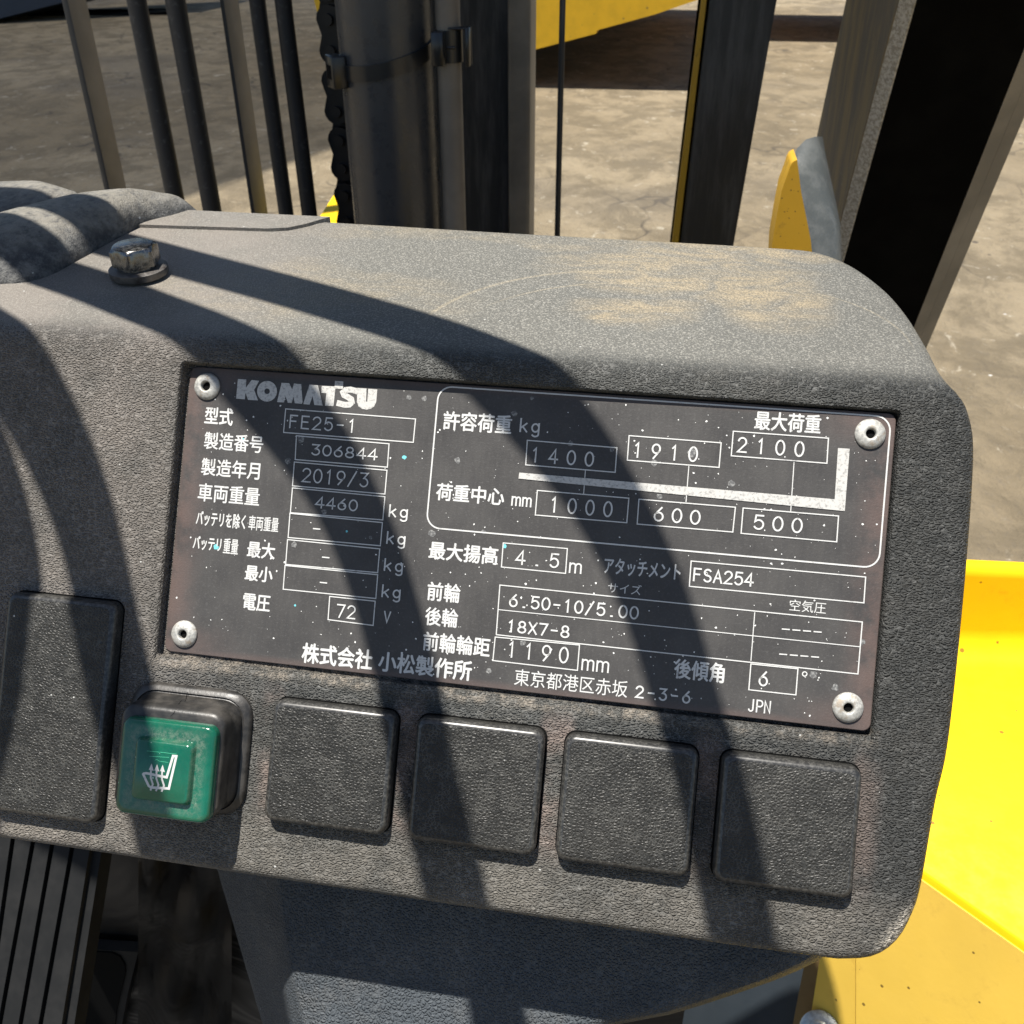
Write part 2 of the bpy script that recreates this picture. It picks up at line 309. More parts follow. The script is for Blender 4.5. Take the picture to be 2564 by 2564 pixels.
M['yellow'] = painted('yellow_paint', (.86, .55, .006), (.50, .27, .01), .55, 150, .26, (.20, .09, .015), .55)
M['yellow'].node_tree.nodes['Principled BSDF'].inputs['Specular IOR Level'].default_value = .18
M['yellow_wall'] = painted('yellow_wall_paint', (.84, .55, .085), (.50, .29, .04), .45, 210, .20, (.12, .07, .015), .5)
M['yellow_dirty'] = painted('yellow_dirty_paint', (.58, .33, .020), (.13, .08, .02), .5, 420, .7, (.10, .06, .02), .9, .00004)
M['truck'] = painted('truck_yellow', (.74, .43, .010), (.42, .25, .03), .45, 20, .12, (.25, .15, .03), .3)
M['brown'] = painted('shaded_edge', (.20, .13, .05), (.06, .045, .03), .6, 200, .2, (.05, .04, .03), .7)  # brown base stands for the yellow panel's edge in shade
M['bluegrey'] = painted('blue_grey_panel', (.040, .052, .064), (.06, .06, .06), .5, 200, .0, dirt=.2)
M['navy'] = painted('navy_paint', (.045, .065, .095), (.03, .03, .03), .4, 20, .0)
m = NT('seal_rubber'); m.set(col=m.mix(m.ramp(m.noise(60, 5, .7), .42, .66), (.068, .075, .074), (.10, .106, .104)), rough=.45); m.bump(m.noise(700, 3), .0002); M['seal'] = m.m
m = NT('pedal_rubber'); m.set(col=m.mix(m.ramp(m.noise(60, 5, .65), .4, .7), (.006, .0065, .007), (.013, .013, .013)), rough=.7, spec=.3); M['pedal'] = m.m  # base darkened in place of the sky light a cab would block
m = NT('mat_rubber'); f = m.noise(13, 3, .5, dist=1.2); m.set(col=m.mix(m.ramp(f, .45, .7), (.006, .0058, .006), (.016, .0155, .016)), rough=.5); m.bump(f, .008); M['mat'] = m.m  # darkened too, for sky light shut out under the dash

# ground: worn concrete under dry trampled dirt
m = NT('yard_dirt'); c0 = m.map((1, .75, 1), rot=(0, 0, .5)); n1 = m.noise(.55, 6, .62, c0); n2 = m.noise(3.4, 9, .70, m.warp(c0, 2.0, .35)); n3 = m.noise(38, 5, .7, c0)
c = m.mix(m.ramp(n1, .35, .65), (.225, .180, .116), (.305, .250, .168)); c = m.mix(m.math('MULTIPLY', m.ramp(n2, .42, .60), .70), c, (.140, .114, .076))
c = m.mix(m.math('MULTIPLY', m.ramp(n3, .52, .70), .35), c, (.17, .145, .115)); c = m.mix(m.math('MULTIPLY', m.ramp(m.noise(7, 7, .7, c0, dist=1.5), .60, .66), .7), c, (.46, .41, .32))
ck = m.math('MULTIPLY', m.ramp(m.vor(1.1, co=m.warp(c0, 3, .5)), .0, .018, 1, 0), m.ramp(m.noise(.9, 3), .45, .6)); c = m.mix(m.math('MULTIPLY', ck, .8), c, (.07, .06, .05))
c = m.mix(m.math('MULTIPLY', m.ramp(m.noise(.33, 4, .6), .52, .66), .45), c, (.13, .115, .095)); c = m.mix(m.specks(9, .16, .22, c0), c, (.10, .085, .07)); c = m.mix(m.specks(14, .12, .06, m.map((1, 1, 1), loc=(3, 1, 0))), c, (.62, .60, .56))
m.set(col=c, rough=.9, spec=.2); m.bump(m.math('ADD', m.math('MULTIPLY', n2, 1.6), m.math('MULTIPLY', n3, .35)), .045); M['ground'] = m.m
m = NT('shade_sheet'); m.set(col=(.25, .28, .32), rough=.8); tr = m.t.nodes.new('ShaderNodeBsdfTransparent'); ms = m.t.nodes.new('ShaderNodeMixShader'); ms.inputs[0].default_value = .19
m.t.links.new(m.b.outputs[0], ms.inputs[1]); m.t.links.new(tr.outputs[0], ms.inputs[2]); m.t.links.new(ms.outputs[0], m.out.inputs[0]); M['sheet'] = m.m  # see-through share lightens the shade of the added sheet

# ------------------------------------------------------------------ the setting
bm = bmesh.new(); s = 60
for q in ((-s, -20), (s, -20), (s, 100), (-s, 100)): bm.verts.new((q[0], q[1], GZ))
bm.faces.new(bm.verts[:]); g = obj('ground', bm, M['ground'], kind='structure')

def gnd(x, y): return onZ(x, y, GZ)
# unseen sheet added well above the frame to cast the shade on the yard
H = 15.0
shade = [gnd(*q) for q in ((455, 500), (660, 432), (843, 371), (1010, 316), (1180, 268), (1230, 150), (1215, 20), (1215, -40))]
a0, a1 = shade[0], shade[-1]
pts = [p + SUN * (H / SUN.z) for p in shade + [a1 + Vector((-1, 7, 0)), a1 + Vector((-13, 7, 0)), a0 + Vector((-11, -2.0, 0)), a0 + Vector((-2.2, -1.4, 0))]]
bm = bmesh.new(); bm.faces.new([bm.verts.new(p) for p in pts]); sheet_o = obj('yard_shade_sheet', bm, M['sheet'])
rebase(sheet_o, pts[-1]); tag(sheet_o, 'grey see-through sheet added high above the yard to darken the ground at the left', 'shade caster')

# yellow machine standing over its own shadow, ~10 m away
Yt = gnd(1500, 226).y
def tp(x, y, dy=0): return onY(x, y, Yt + dy)
root = thing('loader_truck', 'yellow machine parked in the yard behind the dark mast, its lower edge stepped', 'vehicle', (tp(1400, 60).x, Yt + .8, GZ))
def loc_bm(bm, r): bmesh.ops.transform(bm, matrix=Matrix.Translation(-Vector(r.location)), verts=bm.verts[:]); return bm
bm = bmesh.new(); prism(bm, [tp(*q) for q in ((1030, 175), (1180, 150), (1340, 124), (1493, 84), (1494, 76), (1640, 36), (1764, -6), (1775, -420), (1030, -420))], (0, 7.0, 0)); bevel(bm, .02, 2)
obj('body', loc_bm(bm, root), M['truck'], root, 40)
bm = bmesh.new(); prism(bm, [tp(x, y, .06) for x, y in ((786, 0), (794, 30), (806, 52), (830, 62), (1031, 90), (1031, -420), (786, -420))], (0, 6.0, 0)); bevel(bm, .03, 2)
obj('counterweight', loc_bm(bm, root), M['truck'], root, 40)
for x, dy in ((1260, .75), (1120, 1.2)):
    bm = bmesh.new(); c = tp(x, 60, dy); lathe(bm, [(0, -110), (180, -110), (330, -95), (370, -60), (370, 60), (330, 95), (180, 110), (0, 110)], 32, (c.x, c.y, GZ + .37), (1, .2, 0))
    obj('wheel', loc_bm(bm, root), M['hose'], root, 40)
bm = bmesh.new(); q0, q1 = tp(1905, 75, 3.4), tp(2700, 75, 3.4); box(bm, (q0.x, Yt + 3.6, GZ + .62), (q1.x, Yt + 6.5, GZ + 1.9)); bevel(bm, .03, 2); obj('shade_box', loc_bm(bm, root), M['truck'], root, 40)  # unseen box added behind the truck to shade the ground at the right
# dark blue machine in the added sheet's shade
Yn = gnd(120, 62).y
bm = bmesh.new(); P0 = onY(-500, 190, Yn); P1 = onY(0, 46, Yn); P2 = onY(158, 6, Yn + .6); P3 = onY(420, -60, Yn + 1.6)
lo = [P0, P1, P2, P3]; hi = [p + Vector((0, 0, 1.6)) for p in lo][::-1]
v = [bm.verts.new(p) for p in lo + hi]; w = [bm.verts.new(p + Vector((0, 2.0, 0))) for p in lo + hi]
for i in range(3): bm.faces.new((v[i], v[i + 1], v[6 - i], v[7 - i])); bm.faces.new((w[i + 1], w[i], w[7 - i], w[6 - i]))
for i in range(8): bm.faces.new((v[i], w[i], w[(i + 1) % 8], v[(i + 1) % 8]))
root = thing('parked_truck', 'dark blue vehicle body parked in the shade at the far left behind the bars', 'vehicle', (P1.x, Yn + 1, GZ))
obj('body', loc_bm(bm, root), M['navy'], root)
bm = bmesh.new(); zb = min(P1.z, P2.z) - .02
prism(bm, [Vector((P0.x, Yn + .35, GZ + .001)), Vector((P3.x, Yn + 1.4, GZ + .001)), Vector((P3.x, Yn + 1.4, zb)), Vector((P0.x, Yn + .35, zb - .25))], (0, .5, 0))
obj('under_shade', loc_bm(bm, root), M['black'], root)  # black block standing in for the shadow beneath the body

# ------------------------------------------------------------------ dashboard shell (panel frame: x right, y up the slope, z off the face)
DASH = bpy.data.objects.new('dashboard', None); COL.objects.link(DASH); DASH.matrix_world = PANEL; DASH.empty_display_size = .03
tag(DASH, 'dusty grey grained forklift dashboard with a riveted data plate above a row of square blanks', 'dashboard')
RB = 8.0; TH = radians(90 + 33.88962587 - 33.88962587 - 90)  # placeholder, replaced below
hd = toP(Vector((0, cos(HSL), sin(HSL)))); TH = atan2(-hd.z, hd.y)      # hood turns back by this angle
TL = RB * math.tan(TH / 2); S1 = 40.3 - TL; S2 = S1 + RB * TH; SEND = S2 + 87.5 - TL
def prof(s):
    if s <= S1: return s, 3.0, 0.0, 1.0
    if s <= S2:
        a = (s - S1) / RB; return S1 + RB * sin(a), 3.0 - RB * (1 - cos(a)), sin(a), cos(a)
    b, h = S1 + RB * sin(TH), 3.0 - RB * (1 - cos(TH)); d = s - S2; dome = .0000
    return b + d * cos(TH), h - d * sin(TH), sin(TH), cos(TH)
def surf3(a, s, drop=0.0):
    b, h, nb, nh = prof(s); return Vector((a, b - nb * drop, h - nh * drop)) / 1000
def smooth_poly(pts, n):
    """resample an open polyline evenly after Catmull-Rom smoothing"""
    out = []
    for i in range(len(pts) - 1):
        p0, p1, p2, p3 = pts[max(i - 1, 0)], pts[i], pts[i + 1], pts[min(i + 2, len(pts) - 1)]
        for k in range(12):
            t = k / 12; out.append(tuple(.5 * (2 * p1[j] + (p2[j] - p0[j]) * t + (2 * p0[j] - 5 * p1[j] + 4 * p2[j] - p3[j]) * t * t + (3 * p1[j] - p0[j] - 3 * p2[j] + p3[j]) * t ** 3) for j in (0, 1)))
    out.append(tuple(pts[-1]))
    L = [0]
    for p, q in zip(out, out[1:]): L.append(L[-1] + hypot(q[0] - p[0], q[1] - p[1]))
    res = []; k = 0
    for i in range(n + 1):
        t = L[-1] * i / n
        while k < len(L) - 2 and L[k + 1] < t: k += 1
        f = (t - L[k]) / max(L[k + 1] - L[k], 1e-9); res.append((out[k][0] + (out[k + 1][0] - out[k][0]) * f, out[k][1] + (out[k + 1][1] - out[k][1]) * f))
    return res
SB = SEND
right = smooth_poly([(-185, -84), (-60, -84.6), (20, -84.8), (72, -84.6), (82, -84.0), (87.6, -82.2), (91.6, -78.2), (94.0, -72.6), (95.4, -66), (96.9, -48.5), (98.6, -34), (99.3, 0), (98.9, 27), (97.0, 37), (95.0, 45), (94.2, 55), (93.6, 68),
                     (92.3, 82), (90.0, 95), (86.8, 105), (82.5, 114), (77, 121), (70, S2 - TL + 85.2), (55, S2 - TL + 86.5), (30, S2 - TL + 87.3), (-20, S2 - TL + 88.6), (-70, S2 - TL + 90.5), (-120, S2 - TL + 91.0), (-185, S2 - TL + 91.5)], 330)
def offs(pl, d):
    out = []
    for i, p in enumerate(pl):
        a, b = pl[max(i - 1, 0)], pl[min(i + 1, len(pl) - 1)]; tx, ty = b[0] - a[0], b[1] - a[1]; l = hypot(tx, ty)
        nx, ny = ty / l, -tx / l; dd = d(p) if callable(d) else d
        out.append((p[0] - nx * dd, p[1] - ny * dd))   # inwards
    return out
def fr(p): t = min(max((p[1] - 30) / 25, 0), 1); return 3.2 + 3.3 * t * t * (3 - 2 * t)
inner = offs(right, fr)
HOLE = (-83.2, -37.6, 82.9, 35.4)
def hole_loop(x0, y0, x1, y1, r, n=4):
    o = []
    for cx, cy, a0 in ((x1 - r, y0 + r, -90), (x1 - r, y1 - r, 0), (x0 + r, y1 - r, 90), (x0 + r, y0 + r, 180)):
        for i in range(n + 1): a = radians(a0 + 90 * i / n); o.append((cx + r * cos(a), cy + r * sin(a)))
    return o
hl = hole_loop(*HOLE, 1.0)
def inpoly(x, y, pl):
    c = False; j = len(pl) - 1
    for i in range(len(pl)):
        if (pl[i][1] > y) != (pl[j][1] > y) and x < (pl[j][0] - pl[i][0]) * (y - pl[i][1]) / (pl[j][1] - pl[i][1]) + pl[i][0]: c = not c
        j = i
    return c
V2 = [Vector(p) for p in inner]; E2 = [(i, (i + 1) % len(inner)) for i in range(len(inner))]; nb = len(V2)
V2 += [Vector(p) for p in hl]; E2 += [(nb + i, nb + (i + 1) % len(hl)) for i in range(len(hl))]
gy = -82.0
while gy < SEND:
    gx = -183.0
    while gx < 99:
        if inpoly(gx, gy, inner) and not (HOLE[0] - .8 < gx < HOLE[2] + .8 and HOLE[1] - .8 < gy < HOLE[3] + .8): V2.append(Vector((gx, gy)))
        gx += 2.6
    gy += 1.3 if S1 - 2 < gy < S2 + 2 else 2.6
rv, re, rf, ov, oe, of = delaunay_2d_cdt(V2, E2, [], 1, 1e-5)
bm = bmesh.new(); BV = [bm.verts.new(surf3(p.x, p.y)) for p in rv]
for f in rf:
    cx = sum(rv[i].x for i in f) / 3; cy = sum(rv[i].y for i in f) / 3
    if HOLE[0] < cx < HOLE[2] and HOLE[1] < cy < HOLE[3] and inpoly(cx, cy, hl): continue
    try: bm.faces.new([BV[i] for i in f])
    except ValueError: pass
of_ = {}
for i, l in enumerate(ov):
    for k in l: of_[k] = BV[i]
prev = [of_[i] for i in range(len(inner))]
NR = 6
for k in range(1, NR + 2):
    ring = []
    for p, q in zip(inner, right):
        r = fr(q); a = (pi / 2) * min(k / NR, 1); f = sin(a); dr = r * (1 - cos(a)) + (26 if k > NR else 0)
        ring.append(bm.verts.new(surf3(p[0] + (q[0] - p[0]) * f, p[1] + (q[1] - p[1]) * f, dr)))
    for i in range(len(ring) - 1): bm.faces.new((prev[i], ring[i], ring[i + 1], prev[i + 1]))
    prev = ring
# the well the plate sits in: rounded lip, dusty chamfer along its lower side, then straight walls and a floor
prev = [of_[nb + i] for i in range(len(hl))]
for y0, d, h in ((-37.2, .12, 2.9), (-36.3, .30, 2.0), (-35.6, .38, 1.7), (-35.55, .42, -.6)):
    ring = [bm.verts.new(Vector((x, y, h)) / 1000) for x, y in hole_loop(HOLE[0] + d, y0, HOLE[2] - d, HOLE[3] - d, 1.0)]
    for i in range(len(ring)): bm.faces.new((prev[i], prev[(i + 1) % len(ring)], ring[(i + 1) % len(ring)], ring[i]))
    prev = ring
bm.faces.new(prev)
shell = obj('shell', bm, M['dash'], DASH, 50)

# raised pad at the back of the hood, left
pp = [(-175, 93.2), (-129.7, 92.8), (-90, 94.6), (-84.5, 96.2), (-80, 100.2), (-76.5, 105), (-74.8, 107.3), (-175, 108.0)]
bm = bmesh.new(); d = [(x, S2 - TL + (y - 19.8) / cos(HSL)) for x, y in pp]
prism(bm, [surf3(x, s, -1.0) for x, s in d], surf3(0, 100, 2.0) - surf3(0, 100, -1.0)); bevel(bm, .0008, 4, 40)
obj('raised_pad', bm, M['dash'], DASH, 60)

# bolt with washer and hexagon head on the hood
HA = toP(HN).normalized(); HB = toP(Vector((-.1122, .0561, 0.0368)))
hc = Vector((-.1122, .0561)); bz = HP + Vector((0, 0, 0)); bw = Vector((-.1122, .0561, HP.z + (.0561 - HP.y) * math.tan(HSL)))
HB = toP(bw)
bm = bmesh.new(); lathe(bm, [(0, 3.3), (3.8, 3.3), (7.0, 3.25), (7.75, 2.9), (7.8, 1.4), (7.6, 1.05), (5, 1.0), (4.6, -1), (0, -1)], 48, HB, HA)
bolt = obj('hex_bolt', bm, M['boltside'], DASH, 40, label='shiny hexagon bolt and washer on the hood beside the rubber cover')
bm = bmesh.new(); u = HA.orthogonal().normalized(); u = (Vector((1, 0, 0)) - HA * HA.x).normalized(); v = HA.cross(u); rings = []
for r, h in ((5.9, 3.3), (5.9, 4.0), (6.7, 4.3), (6.7, 8.3), (6.1, 9.1), (5.6, 9.3)):
    ring = []
    for k in range(36):
        a = 2 * pi * k / 36 + radians(12); hx = cos(pi / 6) / cos(((a - radians(12) + pi / 6) % (pi / 3)) - pi / 6)
        rr = r * (hx if h > 4.1 and h < 8.5 else .90 + (hx - .86) * .35)
        ring.append(HB + (u * cos(a) + v * sin(a)) * rr * .97 / 1000 + HA * (h / 1000))
    rings.append(ring)
loft(bm, rings); obj('head', bm, M['bolt'], bolt, 32)

# ------------------------------------------------------------------ blanks
def blank(cx, cy, w, h, **k):
    bm = bmesh.new(); r = 2.4
    loft(bm, [rrect(cx, cy, w, h, r, 2.6), rrect(cx, cy, w, h, r, 5.2), rrect(cx, cy, w - .2, h - .2, r, 5.75), rrect(cx, cy, w - .7, h - .7, r - .2, 6.25), rrect(cx, cy, w - 1.5, h - 1.5, r - .5, 6.6), rrect(cx, cy, w - 2.6, h - 2.6, r - .8, 6.75), rrect(cx, cy, w - 5, h - 5, r - 1, 6.8)], False)
    for f in bm.faces:
        zc = f.calc_center_median().z * 1000
        if 5.3 < zc < 6.72 and len(f.verts) == 4: f.material_index = 2
    A_, B_ = [[bm.verts.new(p) for p in rrect(cx, cy, w + g_, h + g_, r + g_ / 2, 3.03)] for g_ in (-.2, .75)]
    for i in range(len(A_)): bm.faces.new((A_[i], A_[(i + 1) % len(A_)], B_[(i + 1) % len(A_)], B_[i])).material_index = 1
    return obj('switch_blank', bm, [M['blank'], M['black'], M['blank_edge']], DASH, 40, **k)
blank(-105.7, -49.8, 28.2, 52.6, label='tall rectangular blank cover left of the green switch')
for cx in (-36.3, -2.3, 31.4, 65.6): blank(cx, -55.6, 29.2, 27.9)

# ------------------------------------------------------------------ seat heater switch
CX, CY = -71.9, -56.6
bm = bmesh.new()
loft(bm, [rrect(CX, CY + .6, 30.5, 29.0, 6, 2.8), rrect(CX, CY + .6, 30.5, 29.0, 6, 3.8), rrect(CX, CY + .6, 29.4, 27.9, 6, 4.5), rrect(CX, CY + .4, 27.6, 26.4, 5.5, 4.9), rrect(CX, CY + .4, 27.2, 26.0, 5.5, 4.4),
          rrect(CX, CY + .2, 26.6, 25.6, 5, 4.6), rrect(CX, CY + .2, 26.0, 25.0, 5, 7.2), rrect(CX, CY, 25.4, 24.6, 4.6, 7.8), rrect(CX, CY - .2, 25.6, 24.8, 4.2, 8.6), rrect(CX, CY - .5, 25.2, 24.6, 3.6, 11.6), rrect(CX, CY - .7, 24.4, 23.8, 3.2, 12.6), rrect(CX, CY - .8, 23.0, 22.4, 2.8, 12.9)], False)
tmp = bm.copy(); SW = obj('seat_heater_switch', bm, M['housing'], DASH, 45, label='square black switch with a glossy green cap and white heated-seat symbol')
GX, GY, GH = -71.4, -58.5, 15.2
bm = bmesh.new()
loft(bm, [rrect(GX, GY, 22.6, 21.9, 2.4, 12.0), rrect(GX, GY, 22.6, 21.9, 2.4, 14.0), rrect(GX, GY, 22.2, 21.5, 2.3, 14.7), rrect(GX, GY, 21.2, 20.5, 2.0, 15.1), rrect(GX, GY, 19.8, 19.1, 1.8, GH),
          rrect(GX, GY, 14.2, 14.2, 1.4, GH), rrect(GX, GY, 13.7, 13.7, 1.3, GH + .5), rrect(GX, GY, 13.3, 13.3, 1.2, GH + 1.2), rrect(GX, GY, 12.4, 12.4, 1.0, GH + 1.5)], False)
cap = obj('button_cap', bm, M['green'], SW, 50)

# ------------------------------------------------------------------ flat printing helpers (panel frame, millimetres)
class Flat:
    def __init__(s, h): s.bm = bmesh.new(); s.h = h; s.k = 0
    def lift(s): s.k += 1; return (s.h + .0035 * (s.k % 9)) / 1000
    def poly(s, pts, mi=0):
        z = s.lift(); v = [s.bm.verts.new((p[0] / 1000, p[1] / 1000, z)) for p in pts]
        try: f = s.bm.faces.new(v)
        except ValueError: return
        f.material_index = mi; f.normal_update()
        if f.normal.z < 0: f.normal_flip()
    def line(s, pts, w, closed=False, mi=0, ext=True):
        pts = [Vector(p) for p in pts]; pts = [p for i, p in enumerate(pts) if i == 0 or (p - pts[i - 1]).length > 1e-4]; n = len(pts); z = s.lift(); L = []; R = []
        if n < 2: return
        if not closed and ext:
            d0 = (pts[0] - pts[1]).normalized(); d1 = (pts[-1] - pts[-2]).normalized(); pts[0] = pts[0] + d0 * w * .5; pts[-1] = pts[-1] + d1 * w * .5
        for i in range(n):
            a = pts[(i - 1) % n] if closed or i > 0 else None; b = pts[(i + 1) % n] if closed or i < n - 1 else None
            d1 = (pts[i] - a).normalized() if a is not None else (b - pts[i]).normalized(); d2 = (b - pts[i]).normalized() if b is not None else d1
            n1 = Vector((-d1.y, d1.x)); n2 = Vector((-d2.y, d2.x)); m_ = n1 + n2
            if m_.length < .2: m_ = n1 * 1.0; f = 1
            else: m_.normalize(); f = min(1 / max(m_.dot(n1), .45), 2.2)
            L.append(pts[i] + m_ * w / 2 * f); R.append(pts[i] - m_ * w / 2 * f)
        lv = [s.bm.verts.new((p.x / 1000, p.y / 1000, z)) for p in L]; rv_ = [s.bm.verts.new((p.x / 1000, p.y / 1000, z)) for p in R]
        for i in range(n if closed else n - 1):
            j = (i + 1) % n
            try: s.bm.faces.new((rv_[i], rv_[j], lv[j], lv[i])).material_index = mi
            except ValueError: pass
    def text(s, body, x0, y0, x1, y1, bold=0.0, mi=0):
        cu = bpy.data.curves.new('t', 'FONT'); cu.body = body; cu.size = 1; cu.offset = bold; cu.resolution_u = 3; cu.fill_mode = 'FRONT'
        o = bpy.data.objects.new('t', cu); COL.objects.link(o); dg = bpy.context.evaluated_depsgraph_get(); dg.update(); me = o.evaluated_get(dg).to_mesh()
        xs = [v.co.x for v in me.vertices]; ys = [v.co.y for v in me.vertices]
        if xs:
            ax, bx, ay, by = min(xs), max(xs), min(ys), max(ys); z = s.lift()
            vv = [s.bm.verts.new(((x0 + (v.co.x - ax) / (bx - ax) * (x1 - x0)) / 1000, (y0 + (v.co.y - ay) / (by - ay) * (y1 - y0)) / 1000, z)) for v in me.vertices]
            for p in me.polygons:
                try: s.bm.faces.new([vv[i] for i in p.vertices]).material_index = mi
                except ValueError: pass
        o.evaluated_get(dg).to_mesh_clear(); bpy.data.objects.remove(o); bpy.data.curves.remove(cu)
def arc(cx, cy, rx, ry, a0, a1, n=14): return [(cx + rx * cos(radians(a0 + (a1 - a0) * i / n)), cy + ry * sin(radians(a0 + (a1 - a0) * i / n))) for i in range(n + 1)]
GL = {  # single-stroke engraving letters, 4 wide, 6 high
    '0': [arc(2, 3, 1.85, 3, 90, 440, 22)], '1': [[(1.1, 4.9), (2.1, 6), (2.1, 0)]], '2': [arc(2, 4.3, 1.75, 1.7, 165, -35, 12) + [(.2, 0), (3.9, 0)]],
    '3': [[(.4, 6), (3.6, 6), (1.9, 3.7)] + arc(2, 1.85, 1.8, 1.85, 88, -150, 14)], '4': [[(2.9, 0), (2.9, 6), (.1, 1.7), (4.0, 1.7)]],
    '5': [[(3.6, 6), (.8, 6), (.5, 3.2)] + arc(2, 2.0, 1.85, 2.0, 115, -145, 14)], '6': [[(3.0, 6), (1.3, 3.9)] + arc(2, 1.9, 1.75, 1.9, 150, 500, 20)],
    '7': [[(.2, 6), (3.8, 6), (1.4, 0)]], '8': [arc(2, 4.5, 1.45, 1.5, -88, 268, 18), arc(2, 1.5, 1.8, 1.5, 92, 448, 20)], '9': [[(1.0, 0), (2.7, 2.1)] + arc(2, 4.1, 1.75, 1.9, -30, 320, 20)],
    '-': [[(.7, 3), (3.3, 3)]], '/': [[(.2, -.4), (3.6, 6.4)]], '.': [[(1.75, .1), (2.25, .1)]], 'F': [[(3.6, 6), (.4, 6), (.4, 0)], [(.4, 3.2), (3.0, 3.2)]],
    'E': [[(3.6, 6), (.4, 6), (.4, 0), (3.7, 0)], [(.4, 3.2), (3.2, 3.2)]], 'S': [arc(2, 4.5, 1.6, 1.5, 35, 250, 12) + arc(2, 1.5, 1.7, 1.5, 75, -150, 12)],
    'A': [[(.1, 0), (2, 6), (3.9, 0)], [(.8, 2.1), (3.2, 2.1)]], 'X': [[(.2, 6), (3.8, 0)], [(3.8, 6), (.2, 0)]], 'V': [[(.2, 6), (2, 0), (3.8, 6)]],
    'k': [[(.5, 6), (.5, 0)], [(3.3, 3.9), (.6, 1.6)], [(1.5, 2.4), (3.5, 0)]], 'g': [arc(2, 2.1, 1.6, 1.9, 30, 330, 16), [(3.6, 4.1), (3.6, -.9)] + arc(2.1, -.9, 1.5, 1.1, 0, -150, 8)],
    'm': [[(.2, 0), (.2, 4)], [(.2, 3.0)] + arc(1.15, 3.0, .85, 1.0, 150, 0, 6) + [(2, 0)], [(2, 3.0)] + arc(2.95, 3.0, .85, 1.0, 150, 0, 6) + [(3.8, 0)]],
    'J': [[(2.9, 6), (2.9, 1.3)] + arc(1.7, 1.3, 1.2, 1.3, 0, -160, 8)], 'P': [[(.5, 0), (.5, 6), (2.2, 6)] + arc(2.2, 4.4, 1.5, 1.6, 90, -90, 10) + [(.6, 2.8)]], 'N': [[(.5, 0), (.5, 6), (3.5, 0), (3.5, 6)]],
}
def stroke_text(F, body, x0, y0, x1, capH, w=.36, adv=6.0, mi=0):
    """letters from x0 to x1 (ink to ink), baseline y0, capital height capH"""
    G = []; x = 0.0
    for ch in body:
        for st in GL[ch]: G.append([(x + px, py) for px, py in st])
        x += adv
    xs = [p[0] for st in G for p in st]; a, b = min(xs), max(xs); sx = (x1 - x0) / (b - a) if b - a > .01 else capH / 6; sy = capH / 6
    for st in G: F.line([(x0 + (px - a) * sx, y0 + py * sy) for px, py in st], w, mi=mi)

# ------------------------------------------------------------------ data plate
bm = bmesh.new(); loft(bm, [rrect(.1, .05, 164.0, 69.2, 1.8, -.58), rrect(.1, .05, 164.0, 69.2, 1.8, -.12), rrect(.1, .05, 163.7, 68.9, 1.7, 0)])
FK = Flat(.020)   # dots of overspray, spread over the plate
for i in range(620):
    x, y = random.uniform(-80, 80), random.uniform(-33, 33); r = .08 + .22 * random.random() ** 3; n = random.randint(4, 7); a0 = random.random() * 6
    if random.random() < .3 and x < -20: continue
    FK.poly([(x + r * random.uniform(.5, 1.3) * cos(a0 + 2 * pi * k / n), y + r * random.uniform(.5, 1.3) * sin(a0 + 2 * pi * k / n)) for k in range(n)], 1)
def blob(px, py, r, mi):
    x, y = panp(px, py); FK.poly([(x + r * random.uniform(.7, 1.15) * cos(2 * pi * k / 11), y + r * random.uniform(.7, 1.15) * sin(2 * pi * k / 11)) for k in range(11)], mi)
def A(x, y): return (400 + x * .5176, 880 + y * .5176)
def B(x, y): return (1050 + x * .647, 900 + y * .647)
for q, r in (((1183, 512), .55), ((400, 430), .55), ((272, 945), .75), ((1668, 942), .55), ((905, 870), .3), ((655, 1228), .28)): blob(*A(*q), r, 2)
for q, r in (((1205, 222), .7), ((1280, 228), .7), ((1440, 525), .7), ((1318, 880), .8), ((650, 935), .8), ((1020, 900), .45), ((620, 530), .8), ((685, 425), .9), ((795, 775), .7), ((1590, 1545), .6), ((1715, 300), .7)): blob(*A(*q), r, 3)
for q, r in (((585, 325), .7), ((745, 350), .6), ((910, 400), .8), ((1207, 480), .8), ((930, 530), .7), ((370, 210), .6), ((150, 395), .6), ((45, 672), .8), ((250, 668), .6), ((1525, 1220), .9), ((1610, 1270), .8), ((1715, 1093), .7), ((270, 1205), .7), ((1055, 360), 1.0), ((400, 1098), .7), ((435, 150), .5)): blob(*B(*q), r, 3)
tmpm = bpy.data.meshes.new('tmp'); FK.bm.to_mesh(tmpm); FK.bm.free(); bm.from_mesh(tmpm); bpy.data.meshes.remove(tmpm)
PLATE = obj('data_plate', bm, [M['plate'], M['fleck'], M['cyan'], M['grey_fleck']], DASH, 30, recalc=False, label='dark metal data plate with white printed writing and a rivet in each corner')

